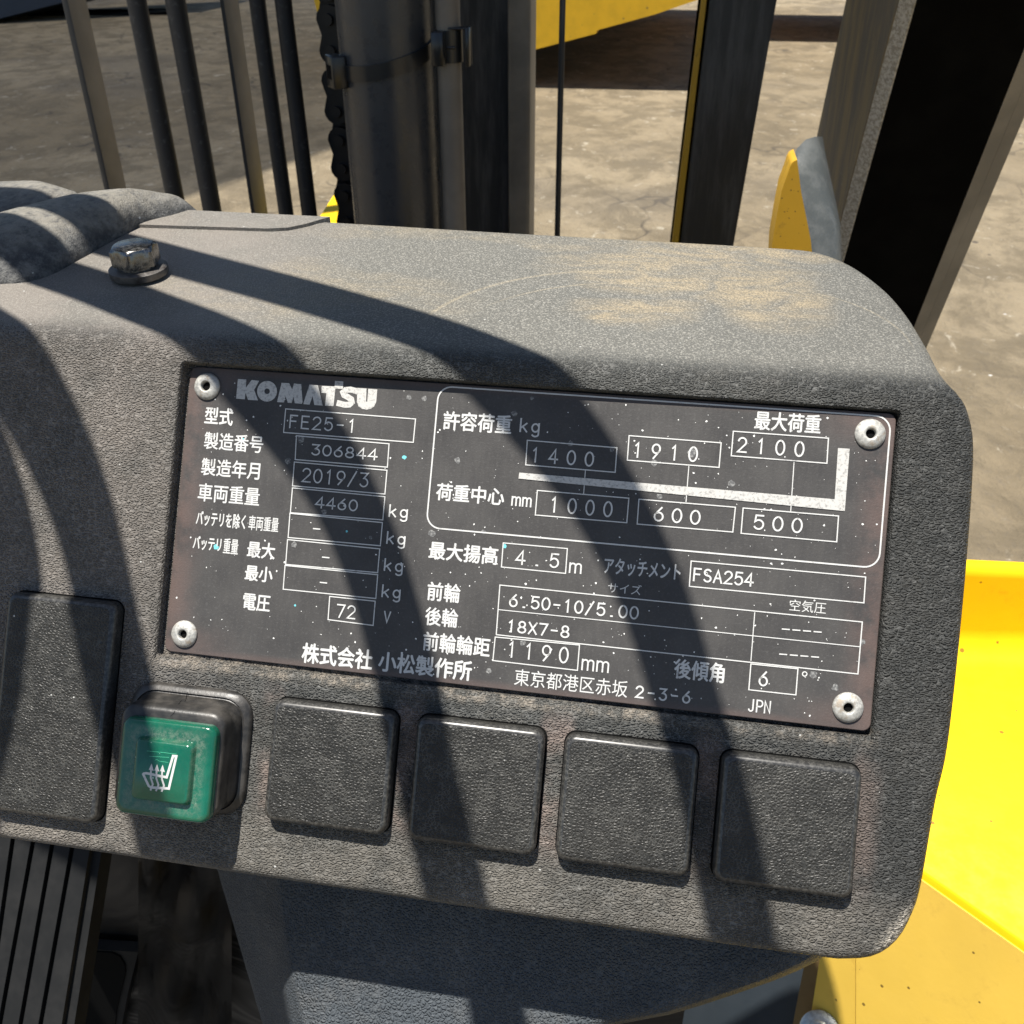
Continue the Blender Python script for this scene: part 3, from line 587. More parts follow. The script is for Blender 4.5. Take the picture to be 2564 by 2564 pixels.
PLATE.matrix_local = Matrix.Translation((-.077, 0, 0)) @ Matrix.Rotation(-PT, 4, 'Y') @ Matrix.Translation((.077, 0, 0))
T = Flat(.045); D_ = Flat(.11)
def cjk(fn, body, lb, rt, bold=.012):
    x0, y0 = panp(*fn(*lb)); x1, y1 = panp(*fn(*rt)); 
    for dx, dy in ((0, 0), (1, .4), (-1, -.4), (.4, -1), (-.4, 1))[:5 if bold else 1]:
        d = bold * 5.2; T.text(body, x0 + dx * d, y0 + dy * d, x1 + dx * d, y1 + dy * d)
for body, lb, rt, bd in (('型式', (216, 349), (358, 278), .016), ('製造番号', (213, 470), (504, 411), .012), ('製造年月', (199, 597), (488, 538), .012), ('車両重量', (183, 722), (487, 662), .012),
                         ('バッテリを除く', (175, 838), (418, 790), .012), ('車両重量', (428, 862), (578, 806), .008), ('バッテリ', (160, 955), (300, 904), .012), ('重量', (306, 975), (383, 910), .008), ('最大', (422, 993), (561, 930), .016), ('最小', (411, 1105), (549, 1046), .016),
                         ('電圧', (401, 1247), (537, 1183), .016), ('株式会社', (686, 1503), (1032, 1446), .022), ('小松製作所', (1056, 1543), (1512, 1500), .022)):
    cjk(A, body, lb, rt, bd)
for body, lb, rt, bd in (('許容荷重', (91, 270), (360, 218), .016), ('最大荷重', (1296, 270), (1556, 217), .016), ('荷重中心', (64, 543), (331, 500), .016), ('最大揚高', (36, 770), (306, 728), .018), ('アタッチメント', (714, 828), (1013, 793), .012),
                         ('サイズ', (729, 900), (861, 874), .0), ('前輪', (29, 930), (161, 872), .016), ('後輪', (21, 1026), (152, 970), .016), ('前輪輪距', (12, 1124), (276, 1080), .016), ('空気圧', (1431, 972), (1576, 941), .0),
                         ('後傾角', (985, 1232), (1183, 1178), .018), ('東京都港区赤坂', (366, 1260), (809, 1244), .0)):
    cjk(B, body, lb, rt, bd)
def eng(fn, body, lb, rt, w=.36, adv=6.0, capdy=None):
    x0, y0 = panp(*fn(*lb)); x1, y1 = panp(*fn(*rt)); stroke_text(D_, body, x0 + w / 2, y0 + w / 2, x1 - w / 2, (y1 - y0) - w, w, adv)
for body, lb, rt, adv in (('FE25-1', (626, 371), (938, 328), 5.6), ('306844', (733, 502), (1058, 472), 5.3), ('2019/3', (686, 632), (1014, 588), 5.4), ('4460', (750, 757), (962, 718), 5.3), ('72', (853, 1287), (952, 1230), 5.2)): eng(A, body, lb, rt, .34, adv)
for c_ in ((760, 857), (804, 995), (793, 1117)):
    x0, y0 = panp(*A(c_[0] - 15, c_[1])); x1, _ = panp(*A(c_[0] + 15, c_[1])); D_.line([(x0, y0), (x1, y0)], .3)
for y0 in (800, 930, 1061, 1188):
    k = (y0 - 800) * -.09; eng(A, 'kg', (1107 + k, y0), (1204 + k, y0 - 53), .36, 5.6)
eng(A, 'V', (1081, 1312), (1121, 1258), .36)
for body, lb, rt, adv in (('1400', (437, 398), (679, 358), 8.6), ('1910', (832, 380), (1081, 338), 8.6), ('2100', (1228, 360), (1493, 318), 8.6), ('1000', (510, 592), (751, 550), 8.6), ('600', (905, 626), (1091, 584), 7.6), ('500', (1293, 658), (1486, 615), 7.6),
                          ('4.5', (370, 793), (544, 752), 7.6), ('FSA254', (1058, 858), (1297, 827), 5.2), ('6.50-10/5.00', (346, 957), (852, 956), 5.4), ('18X7-8', (344, 1055), (584, 1031), 5.3), ('1190', (345, 1153), (581, 1114), 8.0), ('6', (1311, 1263), (1352, 1208), 5), ('2-3-6', (834, 1309), (1052, 1284), 6.2)):
    eng(B, body, lb, rt, .38, adv)
eng(B, 'kg', (387, 281), (469, 232), .38, 5.6)
for body, lb, rt in (('mm', (355, 566), (438, 519)), ('m', (578, 826), (632, 772)), ('mm', (626, 1202), (738, 1150))): eng(B, body, lb, rt, .36, 4.8)
eng(B, 'JPN', (1271, 1362), (1362, 1322), .32, 4.6)
D_.line([panp(*B(*p)) for p in arc(1491, 1217, 8.5, 8.5, 0, 340, 14)], .24)
for y0, x0 in ((1043, 1405), (1140, 1395)):
    for k in range(4): D_.line([panp(*B(x0 + 41 * k, y0 + 3.4 * k)), panp(*B(x0 + 41 * k + 26, y0 + 3.4 * k + 2))], .28)
def frame(fn, q, w=.25): D_.line([panp(*fn(*p)) for p in q], w, True)
for q in (((610, 278), (1238, 327), (1227, 440), (600, 392)), ((662, 408), (1110, 447), (1102, 560), (656, 523)), ((652, 535), (1100, 575), (1090, 690), (643, 650)), ((643, 660), (1090, 703), (1080, 815), (633, 780)), ((631, 783), (1078, 828), (1068, 940), (622, 900)),
          ((619, 910), (1065, 955), (1055, 1070), (610, 1030)), ((607, 1035), (1055, 1080), (1046, 1195), (598, 1150)), ((823, 1185), (1043, 1208), (1033, 1325), (815, 1297))): frame(A, q)
for q in (((418, 313), (765, 342), (758, 437), (412, 408)), ((812, 295), (1168, 323), (1160, 418), (805, 390)), ((1215, 278), (1583, 305), (1577, 402), (1207, 373)), ((457, 507), (811, 537), (803, 632), (449, 602)), ((850, 541), (1223, 572), (1213, 668), (843, 637)), ((1253, 575), (1622, 606), (1615, 706), (1245, 673)),
          ((325, 710), (573, 732), (566, 828), (318, 803)), ((1052, 780), (1727, 842), (1720, 942), (1045, 878)), ((312, 873), (1714, 1016), (1697, 1217), (298, 1065)), ((294, 1074), (620, 1105), (612, 1203), (285, 1165)), ((1283, 1178), (1465, 1197), (1457, 1298), (1275, 1278))): frame(B, q)
for a_, b_ in (((306, 968), (1706, 1112)), ((1298, 978), (1283, 1166)), ((643, 427), (636, 522)), ((1043, 413), (1032, 552)), ((1450, 397), (1437, 588))): D_.line([panp(*B(*a_)), panp(*B(*b_))], .20, ext=False)
fa, fb = panp(*B(75, 104)), panp(*B(1778, 808)); fr_, fl_ = panp(*B(1825, 222)), panp(*B(28, 650))
x0, x1, y0, y1 = (fa[0] + fl_[0]) / 2, (fb[0] + fr_[0]) / 2, (fb[1] + fl_[1]) / 2, (fa[1] + fr_[1]) / 2
D_.line(hole_loop(x0, y0, x1, y1, 3.2, 8), .34, True)
obj('printed_lettering', T.bm, M['print'], PLATE, recalc=False); obj('printed_figures', D_.bm, M['print'], PLATE, recalc=False)
G_ = Flat(.160); G_.poly([panp(*B(*p)) for p in ((387, 438), (1607, 541), (1620, 343), (1665, 346), (1646, 587), (384, 461))][::-1])
obj('load_diagram_bar', G_.bm, M['silver'], PLATE, recalc=False)
# maker's name in heavy linked capitals
L_ = Flat(.05)
def lg(x, y): return panp(560 + x * .2692, 920 + y * .2692)
for pl in ([(133, 108), (212, 113), (207, 190), (262, 117), (330, 125), (285, 210), (320, 307), (228, 302), (204, 235), (198, 297), (117, 290)],
           [(540, 143), (610, 147), (638, 205), (655, 150), (722, 156), (735, 322), (728, 338), (662, 333), (650, 270), (633, 331), (598, 329), (577, 268), (562, 327), (497, 322)],
           [(800, 160), (878, 167), (922, 355), (845, 350), (828, 268), (800, 347), (740, 341)],
           [(913, 172), (1032, 178), (1037, 126), (1115, 131), (1110, 200), (1040, 197), (1022, 360), (943, 356), (957, 240), (911, 236)],
           [(1245, 192), (1330, 197), (1325, 318), (1337, 320), (1346, 199), (1430, 205), (1420, 320), (1402, 362), (1370, 386), (1330, 393), (1288, 385), (1255, 362), (1240, 320)]): L_.poly([lg(*p) for p in pl][::-1])
L_.line([lg(*p) for p in arc(405, 222, 59, 61, 0, 345, 30)], 75 * .2692 * .0895, True)
L_.line([lg(*p) for p in ((1222, 218), (1180, 206), (1135, 211), (1112, 232), (1122, 258), (1155, 275), (1188, 297), (1193, 325), (1170, 346), (1130, 349), (1078, 336))], 58 * .2692 * .0895)
obj('maker_name', L_.bm, M['silver'], PLATE, recalc=False)
# rivets
for k, q in enumerate(((517, 967), (2180, 1086), (2124, 1772), (459.5, 1588))):
    x, y = panp(*q, .6); bm = bmesh.new(); c = Vector((x / 1000, y / 1000, 0)); hr = 1.05 if k else 1.15
    lathe(bm, [(3.25, .03), (3.30, .25), (3.15, .55), (2.6, .95), (1.95, 1.2), (1.5, 1.28), (hr + .1, 1.22), (hr, .95), (hr * .93, .05)], 44, c)
    rv_o = obj('rivet', bm, M['rivet'], PLATE, 60)
    bm = bmesh.new(); lathe(bm, [(0, .28), (hr * .72, .30), (hr * .96, .12)], 24, c + Vector((.0001, -.0001, 0)))
    o = obj('rivet_bore', bm, M['black'], PLATE)

# symbol, scratches and the crack on the switch
K = Flat(GH + 1.54)
def sg(x, y): return pan(200 + x * .26915, 1650 + y * .26915, GH + 1.5)
K.line([sg(*p) for p in ((590, 1072), (640, 1178), (660, 1195), (828, 1205), (898, 905), (868, 902), (808, 1100), (760, 1092), (620, 1062), (596, 1066))], .55, True)
for k in range(3):
    x = 668 + 52 * k; y = 12 * k * .5
    K.line([sg(*p) for p in ((x - 8, 1215 + y), (x + 12, 1165 + y), (x - 8, 1105 + y), (x - 6, 1040 + y), (x, 1020 + y))], .42)
    K.poly([sg(*p) for p in ((x - 26, 1030 + y), (x + 20, 1040 + y), (x, 972 + y))])
obj('seat_symbol', K.bm, M['print'], SW, recalc=False)
K = Flat(GH + 1.53)
for l in (((625, 855), (760, 868), (900, 885)), ((650, 905), (740, 910), (830, 915)), ((700, 940), (720, 935), (740, 950), (820, 962))): K.line([sg(*p) for p in l], .07)
obj('scratch_marks', K.bm, M['scratch'], SW, recalc=False)
tmp.normal_update(); bv = BVHTree.FromBMesh(tmp); bm = bmesh.new(); INV = PANEL.inverted(); cl = INV @ CAM
for line, ws in ((((1003, 308), (992, 345), (988, 372), (976, 396)), (4, 7, 8, 3)), (((946, 384), (918, 420), (895, 470), (872, 505), (842, 534)), (3, 8, 9, 7, 3))):
    pr = None
    for (x, y), w in zip(line, ws):
        e = []
        for dx in (-w / 2, w / 2):
            d = (INV.to_3x3() @ ray(200 + (x + dx) * .26915, 1650 + y * .26915)); h_ = bv.ray_cast(cl, d)
            if h_[0] is None: e = None; break
            e.append(bm.verts.new(h_[0] - d * .00006))
        if e and pr: bm.faces.new((pr[0], pr[1], e[1], e[0]))
        if e: pr = e
tmp.free(); obj('crack', bm, M['black'], SW)

# ------------------------------------------------------------------ rubber cover over the steering column
E_ = [(494, 530), (430, 549), (358, 568), (282, 606), (199, 653), (133, 689), (66, 709), (0, 714), (-180, 724)]
S_ = [(494, 528), (450, 494), (400, 484), (331, 478), (265, 480), (192, 488), (100, 510), (0, 538), (-180, 600)]
SY = [.110, .112, .111, .108, .104, .098, .088, .078, .066]
T_ = [None] * 5 + [(192, 488), (133, 475), (66, 466), (0, 464), (-180, 462)]
def cr(P, n):
    out = []
    for i in range(len(P) - 1):
        a, b, c, d = P[max(i - 1, 0)], P[i], P[i + 1], P[min(i + 2, len(P) - 1)]
        for k in range(n): t = k / n; out.append(.5 * (2 * b + (c - a) * t + (2 * a - 5 * b + 4 * c - d) * t * t + (3 * b - a - 3 * c + d) * t ** 3))
    return out + [P[-1]]
Ec = cr([onhood(*q) for q in E_], 6); Sc = cr([onY(*q, y) for q, y in zip(S_, SY)], 6); N1 = len(Ec)
bm = bmesh.new(); rows = []
for i in range(N1):
    e, s_ = Ec[i], Sc[i]; t = i / (N1 - 1); L0 = (s_ - e).length; r = [e - HN * .004, e]
    for k in range(1, 13):
        u = k / 12; r.append(e.lerp(s_, u) + (HN * .8 + Vector((.25, -.4, 0))) * (min(.0075, L0 * .26) * (4 * u * (1 - u)) ** .75))
    r += [s_ + Vector((-.004, .010, -.006)), s_ + Vector((-.008, .020, -.020))]; rows.append([bm.verts.new(p) for p in r])
for a, b in zip(rows, rows[1:]):
    for k in range(len(a) - 1): bm.faces.new((a[k], b[k], b[k + 1], a[k + 1]))
Bs = cr([onY(*q, y) for q, y in zip([(196, 490), (150, 505), (100, 522), (50, 540), (0, 556), (-180, 615)], [.102, .097, .092, .088, .084, .074])], 6)
Bt = cr([onY(*q, y) for q, y in zip([(192, 488), (133, 475), (66, 466), (0, 464), (-60, 464), (-180, 466)], [.108, .116, .122, .126, .128, .132])], 6)
rows = []
for e, s_ in zip(Bs, Bt):
    L0 = (s_ - e).length; r = [e - HN * .006]
    for k in range(0, 11): u = k / 10; r.append(e.lerp(s_, u) + (HN * .8 + Vector((0, -.3, 0))) * (min(.006, L0 * .2) * (4 * u * (1 - u)) ** .75))
    r += [s_ + Vector((0, .010, -.005)), s_ + Vector((0, .022, -.03))]; rows.append([bm.verts.new(p) for p in r])
for a, b in zip(rows, rows[1:]):
    for k in range(len(a) - 1): bm.faces.new((a[k], b[k], b[k + 1], a[k + 1]))
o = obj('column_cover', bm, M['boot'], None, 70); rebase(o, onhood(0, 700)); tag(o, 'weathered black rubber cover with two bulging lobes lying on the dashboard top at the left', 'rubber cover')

# ------------------------------------------------------------------ mast group behind the dashboard
ZB, ZT = -1.1, 1.5
def vx(px, row, Y): return onY(px, row, Y).x
def vbox(name, xl, xr, row, Y, D, mat, label, cat, group=None, side=None):
    """upright flat bar seen from xl to xr at that row; with side, the back edge shows at pixel side"""
    a, b = vx(xl, row, Y), vx(xr, row, Y)
    if side is not None:
        d = ray(side, row); D = (CAM.y + d.y * (b - CAM.x) / d.x) - Y
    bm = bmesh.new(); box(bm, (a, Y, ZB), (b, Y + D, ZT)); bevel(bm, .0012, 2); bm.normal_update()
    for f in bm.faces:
        if f.normal.y < -.5: f.material_index = 1  # faces towards the camera coloured darker in place of shade
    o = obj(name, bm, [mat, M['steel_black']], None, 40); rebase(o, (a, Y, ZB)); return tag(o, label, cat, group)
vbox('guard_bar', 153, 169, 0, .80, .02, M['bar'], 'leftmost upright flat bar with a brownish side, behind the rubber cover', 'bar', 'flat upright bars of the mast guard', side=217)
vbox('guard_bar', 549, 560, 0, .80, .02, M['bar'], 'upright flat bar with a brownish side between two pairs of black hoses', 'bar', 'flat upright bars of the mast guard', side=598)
for xl, xr, mt, lab in ((319, 368, 'hose', 'black hose next to the leftmost flat bar'), (415, 466, 'hose', 'black hose just left of the second brownish flat bar'), (625, 667, 'hose', 'thin black hose just right of the second brownish flat bar'), (689, 733, 'hose', 'thin speckled black hose nearest the chain')):
    Y = .76; c = (onY(xl, 0, Y) + onY(xr, 0, Y)) / 2; d = abs(vx(xr, 0, Y) - vx(xl, 0, Y)) / 2 * .93
    bm = bmesh.new(); tube(bm, [(c.x + .0012 * sin(i * 1.3), Y + .001 * cos(i * .9), ZB + (ZT - ZB) * i / 30) for i in range(31)], d, 18)
    o = obj('hydraulic_hose', bm, M[mt], None, 60); rebase(o, (c.x, Y, ZB)); tag(o, lab, 'hose', 'upright hoses left of the lift chain')
# lift cylinder
YC = .72; xa, xb = vx(868, 290, YC), vx(1093, 290, YC); rc = (xb - xa) / 2 * .985; cc = Vector(((xa + xb) / 2, YC, 0))
root = thing('lift_cylinder', 'thick dark grey hydraulic lift cylinder standing behind the dashboard beside the chain', 'cylinder', (cc.x, YC, ZB))
bm = bmesh.new(); tube(bm, [(cc.x, YC, ZB), (cc.x, YC, ZT)], rc, 64); obj('barrel', loc_bm(bm, root), M['cyl'], root, 50)
xa, xb = vx(1101, 290, YC - .014), vx(1159, 290, YC - .014); rp = (xb - xa) / 2; pc = Vector(((xa + xb) / 2, YC - .014, 0))
bm = bmesh.new(); tube(bm, [(pc.x, pc.y, ZB), (pc.x, pc.y, ZT)], rp, 28); o = obj('oil_pipe', bm, M['bar'], None, 60); rebase(o, (pc.x, pc.y, ZB)); tag(o, 'thin brownish oil pipe running up beside the lift cylinder', 'pipe')
# cable tie round cylinder and pipe
zt = onY(940, 152, YC - rc).z; root = thing('cable_tie', 'black plastic cable tie strapped round the lift cylinder and its pipe', 'cable tie', (cc.x, YC, zt))
def strap(bm, c, r, a0, a1, z, hw=.0062, th=.0020, n=48, kx=0, ky=0):
    R = []
    for i in range(n + 1):
        a = radians(a0 + (a1 - a0) * i / n); u = Vector((cos(a), sin(a), 0)); p = Vector((c.x, c.y, 0))
        R.append([bm.verts.new(p + u * (r + dr) + Vector((0, 0, z + dz + u.x * r * kx + u.y * r * ky))) for dr, dz in ((.0002, -hw), (th, -hw), (th, hw), (.0002, hw))])
    for a, b in zip(R, R[1:]):
        for k in range(4): bm.faces.new((a[k], a[(k + 1) % 4], b[(k + 1) % 4], b[k]))
    bm.faces.new(R[0][::-1]); bm.faces.new(R[-1])
bm = bmesh.new(); strap(bm, cc, rc, 0, 359.5, zt, kx=.17, ky=.22); bevel(bm, .0004, 1); obj('strap', loc_bm(bm, root), M['tie'], root, 50)
bm = bmesh.new(); a = radians(216); u = Vector((cos(a), sin(a), 0)); p = Vector((cc.x, cc.y, zt + u.x * rc * .17 + u.y * rc * .22)) + u * (rc + .006); t_ = Vector((-u.y, u.x, 0))
for sx, sy, sz, off in ((.0100, .0065, .0130, 0),):
    vs_ = box(bm, (-sx, -sy, -sz), (sx, sy, sz)); bmesh.ops.transform(bm, matrix=Matrix.Translation(p) @ Matrix((t_, u, Vector((0, 0, 1)))).transposed().to_4x4(), verts=vs_)
bevel(bm, .0012, 2); obj('buckle', loc_bm(bm, root), M['tie'], root, 50)
bm = bmesh.new(); vs_ = box(bm, (-.0050, .0050, -.0055), (.0050, .0070, .0055)); bmesh.ops.transform(bm, matrix=Matrix.Translation(p) @ Matrix((t_, u, Vector((0, 0, 1)))).transposed().to_4x4(), verts=vs_); obj('slot', loc_bm(bm, root), M['black'], root)
zp = onY(1130, 118, pc.y - rp).z
bm = bmesh.new(); strap(bm, pc, rp, 150, 395, zp, .0125, .0016); obj('pipe_clip', loc_bm(bm, root), M['tie'], root, 50)
bm = bmesh.new(); q = onY(1098, 122, YC - rc * .75); box(bm, (q.x - .005, q.y - .006, q.z - .013), (q.x + .005, q.y + .016, q.z + .013)); q2 = onY(1118, 119, pc.y - rp); box(bm, (q2.x - .006, q2.y - .002, q2.z - .0012), (q2.x + .008, q2.y + .001, q2.z + .0012))
q3 = onY(1176, 115, pc.y); box(bm, (q3.x - .0015, q3.y - .012, q3.z - .015), (q3.x + .0015, q3.y + .004, q3.z + .015)); box(bm, (q3.x - .016, q3.y - .012, q3.z + .0135), (q3.x - .0015, q3.y + .0, q3.z + .015))
bevel(bm, .0006, 1); obj('clip_lug', loc_bm(bm, root), M['tie'], root, 50)
# mast rail right of the pipe: dark web with a paler flange edge
Ym = .84; xr0, xr1, xr2 = vx(1150, 290, Ym), vx(1276, 290, Ym), vx(1331, 290, Ym)
root = thing('mast_rail', 'wide dark mast rail with a paler brownish flange right of the lift cylinder', 'mast rail', (xr0, Ym, ZB))
bm = bmesh.new(); box(bm, (vx(1000, 290, Ym), Ym + .012, ZB), (xr1 + .004, Ym + .03, ZT)); obj('web', loc_bm(bm, root), M['steel_black'], root)
bm = bmesh.new(); box(bm, (xr1, Ym - .012, ZB), (xr2, Ym + .03, ZT)); bevel(bm, .004, 3); obj('flange', loc_bm(bm, root), M['trim'], root, 40)
bx0, bx1 = vx(770, 290, .8) - .20, vx(1960, 290, .85) - .05
bm = bmesh.new(); box(bm, (bx0, .46, 1.02), (bx1, .96, 1.16)); bevel(bm, .01, 2); obj('shade_beam', loc_bm(bm, root), M['steel_black'], root, 40)  # unseen beam added overhead to keep the sun off the mast
# thin rod and the right-hand rail
Y = .80; c = (onY(1402, 0, Y) + onY(1416, 0, Y)) / 2; bm = bmesh.new(); tube(bm, [(c.x, Y, ZB), (c.x, Y, ZT)], abs(vx(1416, 0, Y) - vx(1400, 0, Y)) / 2, 14)
o = obj('guide_rod', bm, M['steel_black'], None, 60); rebase(o, (c.x, Y, ZB)); tag(o, 'thin dark upright rod in the gap between the two mast rails', 'rod')
Y = .84; root = thing('outer_rail', 'dark flat outer mast rail with a thin yellow edge, left of the front pillar', 'mast rail', (onY(1690, 600, Y).x, Y, -.4))
def lean(ax, ay, bx, by, z0, z1):
    a, b = onY(ax, ay, Y), onY(bx, by, Y); d = (b - a) / (b.z - a.z); return a + d * (z0 - a.z), a + d * (z1 - a.z)
l0, l1 = lean(1770, 0, 1700, 600, -.8, 1.4); r0, r1 = lean(1945, 0, 1839, 600, -.8, 1.4); k0, k1 = lean(1756, 0, 1683, 600, -.8, 1.4)
bm = bmesh.new(); prism(bm, [l0, r0, r1, l1], (0, .02, 0)); bevel(bm, .001, 2); obj('web', loc_bm(bm, root), M['steel_black'], root, 40)
bm = bmesh.new(); prism(bm, [k0 + Vector((0, -.002, 0)), l0 + Vector((-.0003, -.002, 0)), l1 + Vector((-.0003, -.002, 0)), k1 + Vector((0, -.002, 0))], (0, .03, 0)); obj('edge', loc_bm(bm, root), M['yellow_dirty'], root)
# leaf chain
YH = .80; root = thing('lift_chain', 'oily black leaf chain hanging against the left of the lift cylinder', 'chain', (vx(850, 290, YH), YH, ZB)); pitch = .0268
xL, xR = vx(832, 290, YH), vx(872, 290, YH); hw = .0122
bm = bmesh.new(); bp = bmesh.new(); z = -.75; i = 0; xc0 = vx(861, 290, YH)
while z < .75:
    for lay in range(5):
        if (lay + i) % 2: continue
        y0 = YH - .020 + lay * .0070; ring = []
        for sgn, zz in ((1, z + pitch), (-1, z)):
            for k in range(9): a = radians((0 if sgn > 0 else 180) + 180 * k / 8); ring.append((cos(a) * hw, zz + sin(a) * hw))
        pts_ = ring[:9] + [(-hw * .68, z + pitch * .5)] + ring[9:] + [(hw * .68, z + pitch * .5)]
        prism(bm, [Vector((xc0 + .0006 * sin(i * 2.1) + px, y0, pz)) for px, pz in pts_], (0, .0062, 0))
    tube(bp, [(xc0, YH - .0245, z), (xc0, YH + .016, z)], .0052, 12); z += pitch; i += 1
obj('links', loc_bm(bm, root), M['chain'], root); obj('pins', loc_bm(bp, root), M['chain'], root, 40)
# sunlit yellow plate low behind the chain
zp = -.20; bm = bmesh.new(); prism(bm, [onZ(*q, zp) for q in ((874, 432), (842, 478), (792, 556), (760, 620), (1010, 640), (1010, 500))], (0, 0, -.03)); bevel(bm, .004, 2)
o = obj('carriage_plate', bm, M['yellow'], None, 40); rebase(o, onZ(842, 520, zp)); tag(o, 'bright yellow sunlit steel plate peeping out behind the chain', 'steel plate')

# ------------------------------------------------------------------ front pillar, leaning back to the roof
ad = ray(1532, 2729); P0 = onY(2125, 597, .66); nf = Vector((1, 0, 0)).cross(ad).normalized()
if nf.y > 0: nf = -nf                                   # front face looks towards the driver
def onF(x, y, off=0.0): return hit(x, y, P0 + nf * off, nf)
FL, FR = onF(2208, 300), onF(2435, 446)
best = min((abs(onF(2083, 166, -k / 1000).x - onF(2172, 300).x + .000), k) for k in range(5, 320)); DP = best[1] / 1000
BL = onF(2083, 166, -DP); CL = onF(2172, 300, -.006); SR = onF(2566, 290, -.012); S0 = onF(2435, 446, -.004)
def along(p, t): return p - ad * t
root = thing('front_pillar', 'broad front pillar, blackened for shade, leaning back at the upper right, worn bare along its lit edge', 'pillar', tuple(along(FL, -.6)))
def pil(name, pts, mat, sm=None):
    bm = bmesh.new(); z0 = []
    for p in pts: z0.append(p)
    ref = FL.dot(ad)
    lo = [p + ad * (ref + .62 - p.dot(ad)) for p in pts]; hi = [p + ad * (ref - 1.6 - p.dot(ad)) for p in pts]
    prism(bm, lo, Vector((0, 0, 0)) + (hi[0] - lo[0])); return obj(name, loc_bm(bm, root), mat, root, sm)
BR = FR - nf * DP
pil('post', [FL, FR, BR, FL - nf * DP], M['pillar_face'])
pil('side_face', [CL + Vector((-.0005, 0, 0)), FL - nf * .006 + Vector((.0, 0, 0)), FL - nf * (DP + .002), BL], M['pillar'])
pil('worn_lit_edge', [CL + Vector((.0002, 0, 0)), FL + nf * .0008 - Vector((.0004, 0, 0)), FL + nf * .0008 + Vector((.0008, 0, 0)), FL - nf * .006], M['pillar_edge'])
SM = onF(2500, 370, -.005)
pil('trim_strip', [FR + Vector((.0004, 0, 0)), SM, SM - nf * .02, FR - nf * .02 + Vector((.0004, 0, 0))], M['trim'])
pil('outer_trim', [SM + Vector((.0008, 0, 0)) - nf * .002, SR, SR - nf * .02, SM - nf * .02 + Vector((.0008, 0, 0))], M['trim'])
# foot of the pillar: rubber boot over a yellow bracket
Y = .46
bm = bmesh.new(); prism(bm, [onY(*q, Y) for q in ((1988, 404), (1983, 408), (1979, 416), (1971, 440), (1957, 478), (1944, 545), (1933, 612), (1928, 700), (2040, 700), (2030, 600), (2006, 480), (1996, 400))], (0, .03, 0)); bevel(bm, .001, 2)
o = obj('pillar_bracket', bm, M['yellow_dirty'], None, 40); rebase(o, onY(1980, 700, Y)); tag(o, 'dirty yellow tapering bracket behind the right end of the dashboard', 'bracket')
bm = bmesh.new(); Y2 = Y - .004
LA = [(1985, 398), (1987, 420), (1991, 457), (1998, 530), (2006, 615), (2012, 700)]; LB = [(1995, 372), (2002, 400), (2010, 450), (2020, 520), (2030, 600), (2036, 700)]; LC = [(2018, 349), (2028, 385), (2040, 440), (2055, 510), (2068, 580), (2075, 700)]; LD = [(2041, 342), (2050, 378), (2062, 447), (2076, 510), (2087, 560), (2092, 700)]; LE = [(2060, 342), (2066, 380), (2080, 447), (2094, 510), (2104, 560), (2110, 700)]
G2 = [[bm.verts.new(onY(*q, Y2 + dy + .012 * (5 - k_))) for k_, q in enumerate(L)] for L, dy in ((LA, .030), (LA, 0), (LB, .006), (LC, .016), (LD, .020), (LE, .040), (LE, .08))]
for a, b in zip(G2, G2[1:]):
    for k in range(5): bm.faces.new((a[k], a[k + 1], b[k + 1], b[k]))
for col in (0, 5): bm.faces.new([g_[col] for g_ in G2])
o = obj('pillar_boot', bm, M['seal'], None, 60); rebase(o, onY(2050, 700, Y2)); tag(o, 'ridged grey rubber boot at the foot of the front pillar', 'rubber boot')

# ------------------------------------------------------------------ yellow side body at the right
ZF = -.25
c0, c1 = onZ(2330, 2195, ZF), onZ(2564, 2360, ZF); cd = (c1 - c0).normalized(); n0 = c0 - cd * .20; n1 = c1 + cd * .25
b0, b1 = onZ(2200, 1632, ZF), onZ(2900, 1640, ZF); bd = (b1 - b0).normalized(); hp = Vector((bd.y, -bd.x, 0))
if hp.dot(CAM - b0) < 0: hp = -hp
WA = radians(88); nb_ = (hp * sin(WA) + Vector((0, 0, cos(WA)))).normalized(); up_ = (Vector((0, 0, sin(WA))) - hp * cos(WA)).normalized()
t0, t1 = hit(2200, 1408, b0, nb_), hit(2900, 1440, b0, nb_); b0 = b0 - bd * .15
root = thing('side_body', 'yellow painted forklift side body with a flat sunlit top right of the dashboard', 'body panel', tuple((c0.x, c0.y, ZF - .5)))
t0 = t0 - (t1 - t0).normalized() * .15; rows = []; RF = .016
for n_, b_, t_ in ((n0, b0, t0), (n1, b1, t1)):
    r = [n_ - Vector((0, 0, .012)) - (n_ - n0).normalized() * 0, n_ - Vector((0, 0, .0012)) + (b_ - n_).normalized() * .0002, n_ + (b_ - n_).normalized() * .0016]
    st = b_ + hp * RF * .84; 
    for k in range(7):
        a_ = WA * k / 6; r.append(st - hp * RF * sin(a_) + Vector((0, 0, RF * (1 - cos(a_)))))
    R2 = .007; e_ = t_ - up_ * R2
    for k in range(7): a_ = (pi / 2) * k / 6; r.append(e_ + up_ * R2 * sin(a_) - nb_ * R2 * (1 - cos(a_)))
    r += [t_ - nb_ * .010 - Vector((0, 0, .002)), t_ - nb_ * .016 - Vector((0, 0, .02)), t_ - nb_ * .02 - Vector((0, 0, .4))]; rows.append(r)
bm = bmesh.new(); NS = 24; G3 = []
for i in range(NS + 1): G3.append([bm.verts.new(p.lerp(q, i / NS)) for p, q in zip(*rows)])
for a, b in zip(G3, G3[1:]):
    for k in range(len(a) - 1): bm.faces.new((a[k], a[k + 1], b[k + 1], b[k]))
